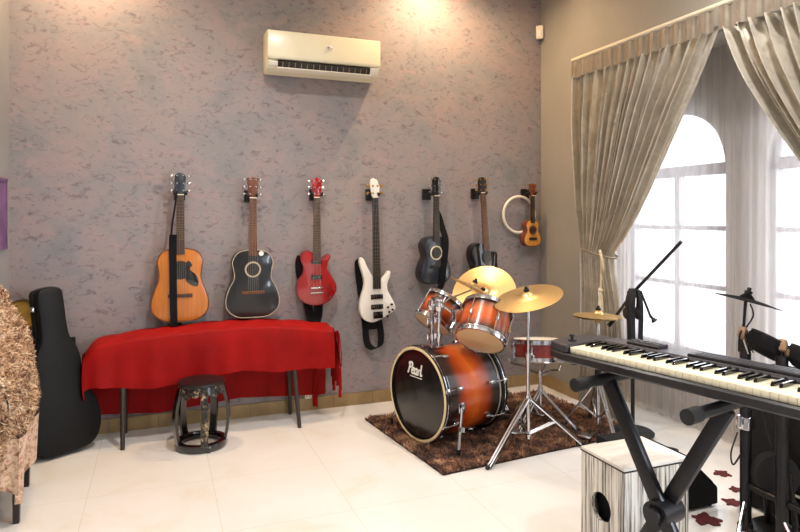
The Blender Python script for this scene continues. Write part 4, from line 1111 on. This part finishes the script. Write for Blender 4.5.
# hi-hat
hb = V((-.329, -1.14, 0))
t = thing('hi_hat_stand', 'chrome hi-hat stand by the left curtain', 'cymbal stand', (hb.x, hb.y, 0))
pole(t, hb, .05, .60, .0125); pole(t, hb, .58, .70, .0095, 'upper_tube'); pole(t, hb, .69, .93, .0035, 'pull_rod')
m = MB(); m.tube([hb + V((0, 0, .36)), hb + V((0, 0, .42))], .021, 12); m.build('black_collar', 'rubber', t, True)
tripod(t, hb, .33, .09, [(-.50, -.985, RT), (-.235, -.93, RT), (-.37, -1.36, RT)], .009)
m = MB(); m.box(hb + V((-.15, -.10, .04)), (.07, .22, .012), Matrix.Rotation(-.95, 3, 'Z') @ Matrix.Rotation(-.12, 3, 'X'), .003); m.build('footboard', 'chrome', t, True)
M['hh'] = M['bronze']
cymbal('hi_hat_cymbal', 'lower cymbal of the hi-hat pair by the curtain', hb + V((0, 0, .750)), (0, 0, -1), .158, felt=False)
cymbal('hi_hat_cymbal', 'upper cymbal of the hi-hat pair by the curtain', hb + V((0, 0, .757)), (.03, .0, 1), .158)

# kick pedal behind the bass drum
kb = F0 + AX*(KL+.02)
t = thing('kick_pedal', 'chrome kick pedal between the bass drum and the snare stand', 'drum pedal', (kb.x+.02, kb.y, RT))
R3 = Matrix.Rotation(math.atan2(AX.y, AX.x), 3, 'Z')
def kp(a, b, c): return V((kb.x, kb.y, 0)) + AX*a + perp*b + V((0, 0, c+RT))
m = MB(); m.box(kp(.14, 0, .012), (.28, .075, .008), R3, .002); m.build('base_plate', 'black_metal', t, True)
m = MB(); m.box(kp(.15, 0, .055), (.24, .07, .010), R3 @ Matrix.Rotation(.22, 3, 'Y'), .003); m.build('footboard', 'chrome', t, True)
m = MB()
for sgn in (-1, 1): m.tube([kp(.03, sgn*.05, .0), kp(.03, sgn*.045, .17)], .008, 8)
m.tube([kp(.03, -.055, .17), kp(.03, .055, .17)], .006, 8); m.build('frame', 'chrome', t, True)
m = MB(); m.tube([kp(.03, 0, .17), kp(.07, 0, .32)], .004, 8); m.tube([kp(.055, 0, .33), kp(.092, 0, .31)], .022, 12); m.build('beater', 'drumhead_white', t, True)

# ------------------------------------------------------------------ microphone boom stand
mb = V((-.17, -1.28, 0))
t = thing('microphone_stand', 'black microphone stand with long slanting boom in front of the window', 'microphone stand', (mb.x, mb.y, 0))
MB().lathe([(0, .034), (.03, .034), (.05, .024), (.12, .018), (.132, .008), (.13, 0), (0, 0)], 40, Matrix.Translation((mb.x, mb.y, RT+.008))).build('round_base', 'rubber', t, True)
pole(t, mb, .03, .62, .012, 'lower_tube', 'black_metal'); pole(t, mb, .60, .90, .009, 'upper_tube', 'black_metal'); clamp(t, mb, .61, 'black_metal')
J = mb + V((0, 0, .914)); E_ = V((-.06, -1.57, 1.252)); S_ = V((-.165, -1.06, .68))
m = MB(); m.tube([S_, J, E_], .0105, 10); boom = m.build('boom_arm', 'black_metal', t, True)
MB().tube([S_ - (E_-S_)*.02, S_ + (E_-S_)*.09], .013, 10).build('counterweight', 'rubber', boom, True)
m = MB(); m.tube([J + V((-.03, 0, 0)), J + V((.03, 0, 0))], .020, 12); m.box(J, (.04, .045, .06), None, .008); m.build('boom_clutch', 'black_metal', t, True)
# headphones and leads hung on the clutch
hp_ = thing('headphones', 'black headphones hung over the joint of the boom stand', 'headphones', (J.x-.02, J.y-.03, J.z-.2))
def camx(a, dz, dd=0): return J + V((.9328*a + .3604*dd, -.3604*a + .9328*dd, dz))
m = MB(); m.tube(spline([camx(-.045, -.09, -.03), camx(-.045, -.02, -.035), camx(-.02, .02, -.04), camx(.01, .015, -.04), camx(.02, -.03, -.035), camx(.02, -.09, -.03)], 6, False), .010, 8); m.build('headband', 'rubber', hp_, True)
for a in (-.045, .022):
    m = MB(); m.lathe([(0, -.022), (.030, -.020), (.040, -.008), (.040, .008), (.030, .020), (0, .022)], 20, frame_to(camx(a, -.125, -.03), (.9328, -.36, .1))); m.build('ear_cup', 'rubber', hp_, True)
cab = MB()
for a0, a1, L, dd in ((-.06, -.045, .30, -.05), (-.045, -.035, .32, -.06), (-.03, -.024, .33, -.055), (-.016, -.012, .33, -.05), (.022, .024, .34, -.05), (.034, .038, .34, -.045)):
    cab.tube(spline([camx(a0*.5, .025, dd), camx(a0, -.05, dd-.01), camx(a1*1.1, -.15, dd), camx(a1, -L*.8, dd), camx(a1*1.0, -L, dd)], 5, False), .0105, 6)
cab.tube(spline([camx(.03, .02, -.05), camx(.06, -.06, -.055), camx(.085, -.12, -.05), camx(.095, -.15, -.05)], 5, False), .008, 6)
cab.lathe([(.006, 0), (.009, .03), (.022, .05), (.018, .052), (0, .04)], 12, frame_to(camx(.088, -.13, -.05), (.5, -.3, -.8)))
tag(cab.build('cable_bundle', 'cable'), 'bundle of black leads dangling from the boom stand joint', 'cable')

# ------------------------------------------------------------------ keyboard and stand
KU = V((.219, -.976, 0)).normalized(); KV = V((.976, .219, 0)).normalized(); K0 = V((-1.568, -2.529, 0))
def kp3(u, v, z): return K0 + KU*u + KV*v + V((0, 0, z))
kq = Matrix((KU, KV, V((0, 0, 1)))).transposed().to_quaternion()
kbd = thing('keyboard', 'dark grey electronic keyboard on a black X stand in the right foreground', 'keyboard', kp3(0, 0, .85), quat=kq)
NW = 36; KW = .0235; LEN = NW*KW
m = MB()
def kplate(outline, z0, z1, bev):
    """outline in (u,v)"""
    n = len(outline); b2 = []
    P = [V((a, b, 0)) for a, b in outline]
    for z, ins in ((z0, bev), (z0+bev, 0), (z1-bev, 0), (z1, bev)):
        row = []
        for i in range(n):
            d1 = (P[i]-P[i-1]).normalized(); d2 = (P[(i+1) % n]-P[i]).normalized(); nn = (V((d1.y, -d1.x, 0))+V((d2.y, -d2.x, 0))).normalized()
            row.append(m.bm.verts.new((P[i].x-nn.x*ins, P[i].y-nn.y*ins, z)))
        b2.append(row)
    for r0, r1 in zip(b2, b2[1:]):
        for i in range(n): m.face([r0[i], r0[(i+1) % n], r1[(i+1) % n], r1[i]])
    m.face(b2[0][::-1]); m.face(b2[-1])
kplate([(-.118, .055), (-.10, .0), (-.03, -.022), (LEN+.06, -.022), (LEN+.085, 0), (LEN+.085, .245), (-.06, .245), (-.115, .20)], .012, .046, .006)
m.build('chassis', 'keydark', kbd)
m = MB(); kplate([(-.117, .056), (-.10, .001), (-.032, -.020), (-.004, -.020), (-.004, .152), (LEN+.003, .152), (LEN+.003, -.020), (LEN+.06, -.020), (LEN+.084, 0), (LEN+.084, .244), (-.06, .244), (-.114, .20)], .046, .076, .004)
m.build('top_case', 'keybody', kbd)
m = MB(); kplate([(.02, .158), (LEN-.02, .158), (LEN-.02, .240), (.02, .240)], .074, .080, .002); m.build('control_panel', 'keypanel', kbd)
m = MB(); kplate([(.115, .172), (.245, .172), (.245, .232), (.115, .232)], .078, .092, .004); sc1 = m.build('display_housing', 'keydark', kbd)
m = MB(); 
for k in range(4):
    for j in range(2): m.box((.135+k*.03, .19+j*.022, .093), (.022, .012, .004))
m.build('display_window', 'keypanel', sc1, smooth=0)
m = MB(); kplate([(.36, .162), (.83, .166), (.80, .236), (.36, .236)], .079, .090, .003); pn_ = m.build('button_panel', 'keydark', kbd)
m = MB()
for j in range(3): m.box((.58, .180+j*.02, .0905), (.40, .006, .003))
m.build('button_row', 'keypanel', pn_, smooth=0)
m = MB(); m.lathe([(.016, 0), (.016, .006), (0, .007)], 16, Matrix.Translation((-.045, .06, .074))); m.tube([(-.045, .06, .078), (-.045, .058, .095)], .005, 8); m.lathe([(0, .103), (.009, .101), (.011, .095), (0, .090)], 12, Matrix.Translation((-.045, .058, 0))); m.build('pitch_stick', 'rubber', kbd)
wk = MB(); wk.box((0, .068, .057), (KW-.0012, .146, .022), None, .0018)
w0 = wk.build('white_key', 'ivory', kbd); w0.location = (KW*.5, 0, 0)
for i in range(1, NW):
    c = w0.copy(); COL.objects.link(c); c.parent = kbd; TOP[c.name] = kbd.name; c.location = (KW*(i+.5), 0, 0)
b0 = None
for i in range(NW-1):
    if i % 7 in (0, 1, 3, 4, 5):
        if b0 is None:
            m = MB(); z = .068
            pts = [(-.0055, .142), (.0055, .142), (.0055, .052), (-.0055, .052)]
            lo = [m.bm.verts.new((a, b, .062)) for a, b in pts]; hi = [m.bm.verts.new((a*.8, b + (.010 if b < .1 else 0), .0795)) for a, b in pts]
            m.face(lo); m.face(hi[::-1])
            for k in range(4): m.face([lo[k], lo[(k+1) % 4], hi[(k+1) % 4], hi[k]])
            bmesh.ops.bevel(m.bm, geom=list(m.bm.edges), offset=.0012, segments=2, affect='EDGES')
            b0 = m.build('black_key', 'black_gloss', kbd); b0.location = (KW*(i+1), 0, 0)
        else:
            c = b0.copy(); COL.objects.link(c); c.parent = kbd; TOP[c.name] = kbd.name; c.location = (KW*(i+1), 0, 0)
for u in (.0, LEN): 
    for v in (.02, .21): MB().tube([(u, v, 0), (u, v, .014)], .012, 10).build('rubber_foot', 'rubber', kbd)

ks = thing('keyboard_stand', 'black folding X stand carrying the keyboard', 'keyboard stand', kp3(.33, .08, 0))
zt = .822; SV = .075
m = MB()
def flat_bar(m, p, q, w, th):
    d = (q-p).normalized(); R3 = Matrix((d, KV, d.cross(KV))).transposed(); m.box((p+q)/2, ((q-p).length, th, w), R3, .008)
m2 = MB(); flat_bar(m2, kp3(.125, SV-.018, zt-.01), kp3(.55, SV-.018, .03), .052, .03); m2.build('arm', 'black_metal', ks, True)
m2 = MB(); flat_bar(m2, kp3(.535, SV+.018, zt-.01), kp3(.11, SV+.018, .03), .052, .03); m2.build('arm', 'black_metal', ks, True)
m2 = MB(); m2.tube([kp3(.333, SV-.055, .42), kp3(.333, SV+.05, .42)], .045, 20); m2.tube([kp3(.333, SV-.075, .42), kp3(.333, SV-.055, .42)], .028, 16)
for k in range(6): m2.tube([kp3(.333+.03*math.cos(k*PI/3), SV-.060, .42+.03*math.sin(k*PI/3)), kp3(.333+.03*math.cos(k*PI/3), SV-.05, .42+.03*math.sin(k*PI/3))], .005, 6)
m2.build('pivot_disc', 'black_metal', ks, True)
for u in (.125, .535):
    b_ = MB().tube([kp3(u, -.10, zt), kp3(u, .27, zt)], .020, 14).build('support_bar', 'black_metal', ks, True)
    MB().tube([kp3(u, -.125, zt), kp3(u, -.07, zt)], .0235, 16).build('end_cap', 'rubber', b_, True)
for u in (.105, .555): MB().tube([kp3(u, -.18 if u > .3 else -.2, .028), kp3(u, .28 if u > .3 else .10, .028)], .024, 14).build('foot_bar', 'black_metal', ks, True)

# ------------------------------------------------------------------ cajon, wedge, petals
cj = thing('cajon', 'whitewashed wooden box drum with dark streaks and round sound hole', 'box drum', (-1.257, -2.507, 0))
hx, hy = .153, .124; zh = .285; rh = .056
m = MB(); N = 32
def quadface(fn): m.face([m.bm.verts.new(fn(a, b)) for a, b in ((-1, -1), (1, -1), (1, 1), (-1, 1))])
for xx in (hx,): quadface(lambda a, b: (xx, a*hy, .24+.225*b))
for yy in (-hy, hy): quadface(lambda a, b: (a*hx, yy, .24+.225*b))
quadface(lambda a, b: (a*hx, b*hy, .015))
# face with the hole
sq = []; cir = []
for k in range(N):
    a = 2*PI*k/N - 3*PI/4; c, s = math.cos(a), math.sin(a)
    f = 1/max(abs(c), abs(s)); y, z = c*f, s*f
    sq.append((-hx, y*hy, .015 + (.45)*(z+1)/2)); cir.append((-hx, .004 + rh*c, zh + rh*s))
sv = [m.bm.verts.new(p) for p in sq]; cv = [m.bm.verts.new(p) for p in cir]; iv = [m.bm.verts.new((p[0]+.014, p[1], p[2])) for p in cir]
for k in range(N):
    k2 = (k+1) % N; m.face([sv[k], sv[k2], cv[k2], cv[k]]); m.face([cv[k], cv[k2], iv[k2], iv[k]])
m.build('box', 'cajon', cj, smooth=0)
m = MB(); m.box((0, 0, .4725), (2*hx+.004, 2*hy+.004, .015), None, .004); m.build('seat_panel', 'cajon_top', cj)
m = MB()
for a, b, c_, d in ((-1, -1, 1, -1), (-1, -1, -1, 1), (1, -1, 1, 1), (-1, 1, 1, 1)): m.tube([(a*(hx+.001), b*(hy+.001), .466), (c_*(hx+.001), d*(hy+.001), .466)], .0035, 6)
m.build('dark_edge', 'ebony', cj)
m = MB(); m.lathe([(0, 0), (rh+.03, 0)], 24, frame_to((-hx+.05, .004, zh), (-1, 0, 0))); m.build('hole_shade', 'rubber', cj, recalc=False)  # black disc set in as the shade inside the box
for sx in (-1, 1):
    for sy in (-1, 1): MB().tube([(sx*.12, sy*.095, 0), (sx*.12, sy*.095, .016)], .016, 12).build('rubber_foot', 'rubber', cj)

t = thing('floor_monitor', 'black wedge-shaped speaker on the floor behind the white box drum', 'speaker', (-.69, -2.02, 0))
P = [(-.20, .012), (.221, .012), (.221, .092), (.02, .272), (-.20, .272)]
m = MB(); a = [m.bm.verts.new((x, -.18, z)) for x, z in P]; b = [m.bm.verts.new((x, .20, z)) for x, z in P]
m.face(a); m.face(b[::-1])
for i in range(5): m.face([a[i], a[(i+1) % 5], b[(i+1) % 5], b[i]])
bmesh.ops.bevel(m.bm, geom=list(m.bm.edges), offset=.005, segments=2, affect='EDGES'); m.build('cabinet', 'black_cloth', t)
m = MB(); R3 = Matrix.Rotation(math.atan2(.18, .201), 3, 'Y'); m.box((.123, .01, .186), (.235, .34, .008), R3, .003); m.build('grille', 'rubber', t)
for sx in (-.17, .19):
    for sy in (-.15, .17): MB().tube([(sx, sy, 0), (sx, sy, .016)], .014, 10).build('rubber_foot', 'rubber', t)

def leaf(x, y, r, rot, label):
    m = MB(); N = 40; o = []
    for k in range(N):
        a = 2*PI*k/N; rr = r*(.78 + .15*math.cos(5*a) + .08*math.cos(9*a+.6) + .08*math.sin(3*a+rot)); o.append((x+rr*math.cos(a+rot), y+rr*math.sin(a+rot)))
    lo = [m.bm.verts.new((a, b, .0005)) for a, b in o]; hi = [m.bm.verts.new((a, b, .005)) for a, b in o]
    m.face(lo[::-1]); m.face(hi)
    for i in range(N): m.face([lo[i], lo[(i+1) % N], hi[(i+1) % N], hi[i]])
    tag(m.build('fabric_leaf', 'leaf_red', None, smooth=0), label, 'leaf decoration', 'dark red leaves on the floor')
leaf(-.135, -1.926, .050, .3, 'dark red leaf lying on the floor, farthest from the wedge speaker')
leaf(-.235, -2.10, .038, 1.2, 'small dark red leaf against the black rack post')
leaf(-.375, -2.20, .050, 2.0, 'dark red leaf just right of the wedge speaker corner')
leaf(-.635, -2.285, .072, .9, 'largest dark red leaf in front of the wedge speaker')

m = MB(); m.tube(spline([(-.32, -1.62, .006), (-.22, -1.60, .006), (-.16, -1.50, .006), (-.10, -1.58, .006), (-.20, -1.66, .006), (-.13, -1.74, .006), (-.02, -1.68, .006), (.02, -1.58, .006), (-.06, -1.74, .006), (-.22, -1.80, .006), (-.42, -1.72, .006), (-.60, -1.78, .006)], 6, False), .005, 6)
tag(m.build('floor_cable', 'cable'), 'thin dark cable looped on the floor behind the white box drum', 'cable')

# ------------------------------------------------------------------ electronic drum rack at the right edge
dr = thing('drum_rack', 'black electronic drum rack with posts behind the keyboard', 'drum rack', (-.55, -2.47, 0))
PA, PB = V((-.54, -2.41, 0)), V((-.56, -2.60, 0))
for p, h_ in ((PA, .86), (PB, .82)):
    po = MB().tube([p + V((0, 0, .02)), p + V((0, 0, h_))], .024, 14).build('post', 'black_metal', dr, True)
    MB().tube([p, p + V((0, 0, .035))], [.03, .028], 14).build('rubber_foot', 'rubber', po, True)
MB().tube([PA + V((0, 0, .66)), PB + V((0, -.45, .66))], .019, 12).build('cross_bar', 'black_metal', dr, True)
MB().tube([PA + V((0, 0, .20)), PB + V((0, -.45, .20))], .016, 12).build('cross_bar', 'black_metal', dr, True)
for p, e in ((PA, V((-.66, -2.47, .01))), (PA, V((-.44, -2.29, .01))), (PB, V((-.62, -2.74, .01)))):
    MB().tube([p + V((0, 0, .14)), e], .010, 8).build('leg', 'chrome', dr, True)
for p, z in ((PA, .66), (PB, .66), (PA, .48)):
    m = MB(); m.box(p + V((0, 0, z)), (.065, .06, .06), rotz(.3), .008); m.tube([p + V((-.05, -.01, z-.01)), p + V((-.05, -.01, z+.035))], .008, 8); m.tube([p + V((-.05, 0, z)), p + V((0, 0, z))], .006, 8); m.build('clamp', 'chrome', dr, True)
m = MB(); m.tube(spline([PA + V((-.05, 0, .44)), PA + V((-.10, -.01, .36)), PA + V((-.075, 0, .30)), PA + V((-.03, 0, .34))], 6, False), .004, 6); m.tube(spline([PA + V((.03, -.03, .64)), PA + V((.06, -.06, .45)), PA + V((.08, -.10, .30)), PA + V((.10, -.20, .12))], 6, False), .005, 6); m.build('lead', 'cable', dr, True)
# cymbal pad on an arm
CP = V((-.525, -2.40, 1.02)); TC = V((-.575, -2.425, .885))
m = MB(); m.tube([PA + V((0, 0, .85)), TC + V((.0, 0, .02)), CP + V((-.012, 0, -.10)), CP + V((0, 0, .04))], .007, 8); m.tube(spline([CP + V((.012, -.01, -.01)), CP + V((.02, -.02, -.06)), CP + V((-.02, -.02, -.11)), TC + V((-.03, -.01, .0)), TC + V((-.025, 0, -.08))], 5, False), .004, 6); m.build('cymbal_arm', 'black_metal', dr, True)
m = MB(); m.box(TC, (.042, .036, .055), rotz(.3) @ Matrix.Rotation(.4, 3, 'Y'), .012); m.box(TC + V((.012, -.02, -.028)), (.03, .03, .04), rotz(.8), .008); o = m.build('clamp', 'tan_clamp', dr, True); o['label'] = 'tan clamp below the cymbal pad'
m = MB()
for q in (.0, .022): m.tube([TC + V((-.03+q, -.03, -.02)), TC + V((.0+q, -.03, -.085))], .006, 8)
m.build('clamp_bolt', 'chrome', dr, True)
cymbal('cymbal_pad', 'black rubber electronic cymbal pad above the keyboard', CP, (.24, -.10, 1), .145, 'pad_rubber', cat='cymbal pad')
def pad(name, label, c, n, r, th):
    t = thing(name, label, 'drum pad', c, quat=zquat(n))
    MB().lathe([(0, -th*.5), (r*.55, -th*.5), (r*.90, -th*.25), (r, th*.1), (r, th*.4), (r*.96, th*.5), (r*.9, th*.52), (0, th*.5)], 40).build('shell', 'black_cloth', t)
    MB().lathe([(r*.90, th*.5), (r*.97, th*.5), (r*.97, th*.62), (r*.90, th*.62)], 40, close=True).build('rim', 'rubber', t)
    return t
c1 = V((-.532, -2.512, .832)); n1 = V((.476, -.184, .86))
pad('drum_pad', 'black electronic drum pad tilted beside the tan clamp, left of the pair', c1, n1, .092, .070)
c2 = V((-.470, -2.650, .788)); pad('drum_pad', 'black electronic drum pad at the right edge of the photo', c2, n1, .092, .070)
m = MB(); m.tube([TC + V((0, 0, -.01)), c1 + V((-.04, 0, .02))], .010, 8); m.build('pad_arm', 'black_metal', dr, True)
T2_ = V((-.545, -2.592, .858))
m = MB(); m.tube([PB + V((0, 0, .80)), T2_, c2 + V((-.04, 0, .03))], .010, 8); m.build('pad_arm', 'black_metal', dr, True)
m = MB(); m.box(T2_, (.040, .036, .055), rotz(.5) @ Matrix.Rotation(.5, 3, 'Y'), .012); m.box(T2_ + V((.012, -.012, -.026)), (.03, .03, .035), rotz(.1), .008); o = m.build('clamp', 'tan_clamp', dr, True); o['label'] = 'tan clamp beside the right drum pad'

t = thing('amplifier', 'black amplifier cabinet behind the drum rack posts', 'amplifier', (-.22, -2.41, 0))
m = MB(); m.box((0, 0, .345), (.24, .36, .65), None, .008); m.build('cabinet', 'black_cloth', t)
MB().box((-.122, 0, .40), (.006, .31, .44), None, .002).build('grille', 'rubber', t)
MB().box((-.1225, 0, .155), (.006, .33, .010)).build('trim_strip', 'logo_white', t, smooth=0)
for sx in (-.09, .09):
    for sy in (-.14, .14): MB().tube([(sx, sy, 0), (sx, sy, .024)], .016, 10).build('rubber_foot', 'rubber', t)

t = thing('kick_pad_tower', 'black electronic kick pad tower on the floor beside the rack post', 'drum pad', (-.46, -2.50, 0))
m = MB(); m.box((0, 0, .015), (.20, .24, .02), None, .004); m.build('base_plate', 'black_metal', t)
for sy in (-.07, .07): MB().tube([(.03, sy, .02), (.0, sy*.8, .30)], .012, 10).build('upright', 'black_metal', t)
m = MB(); m.lathe([(0, -.03), (.085, -.03), (.095, -.02), (.095, .02), (.088, .03), (0, .032)], 32, frame_to((-.01, 0, .27), (-.5, -.85, .1))); m.build('pad', 'rubber', t)
m = MB(); m.box((-.03, -.12, .05), (.075, .22, .010), rotz(-.5) @ Matrix.Rotation(.2, 3, 'X'), .003); m.build('footboard', 'chrome', t)
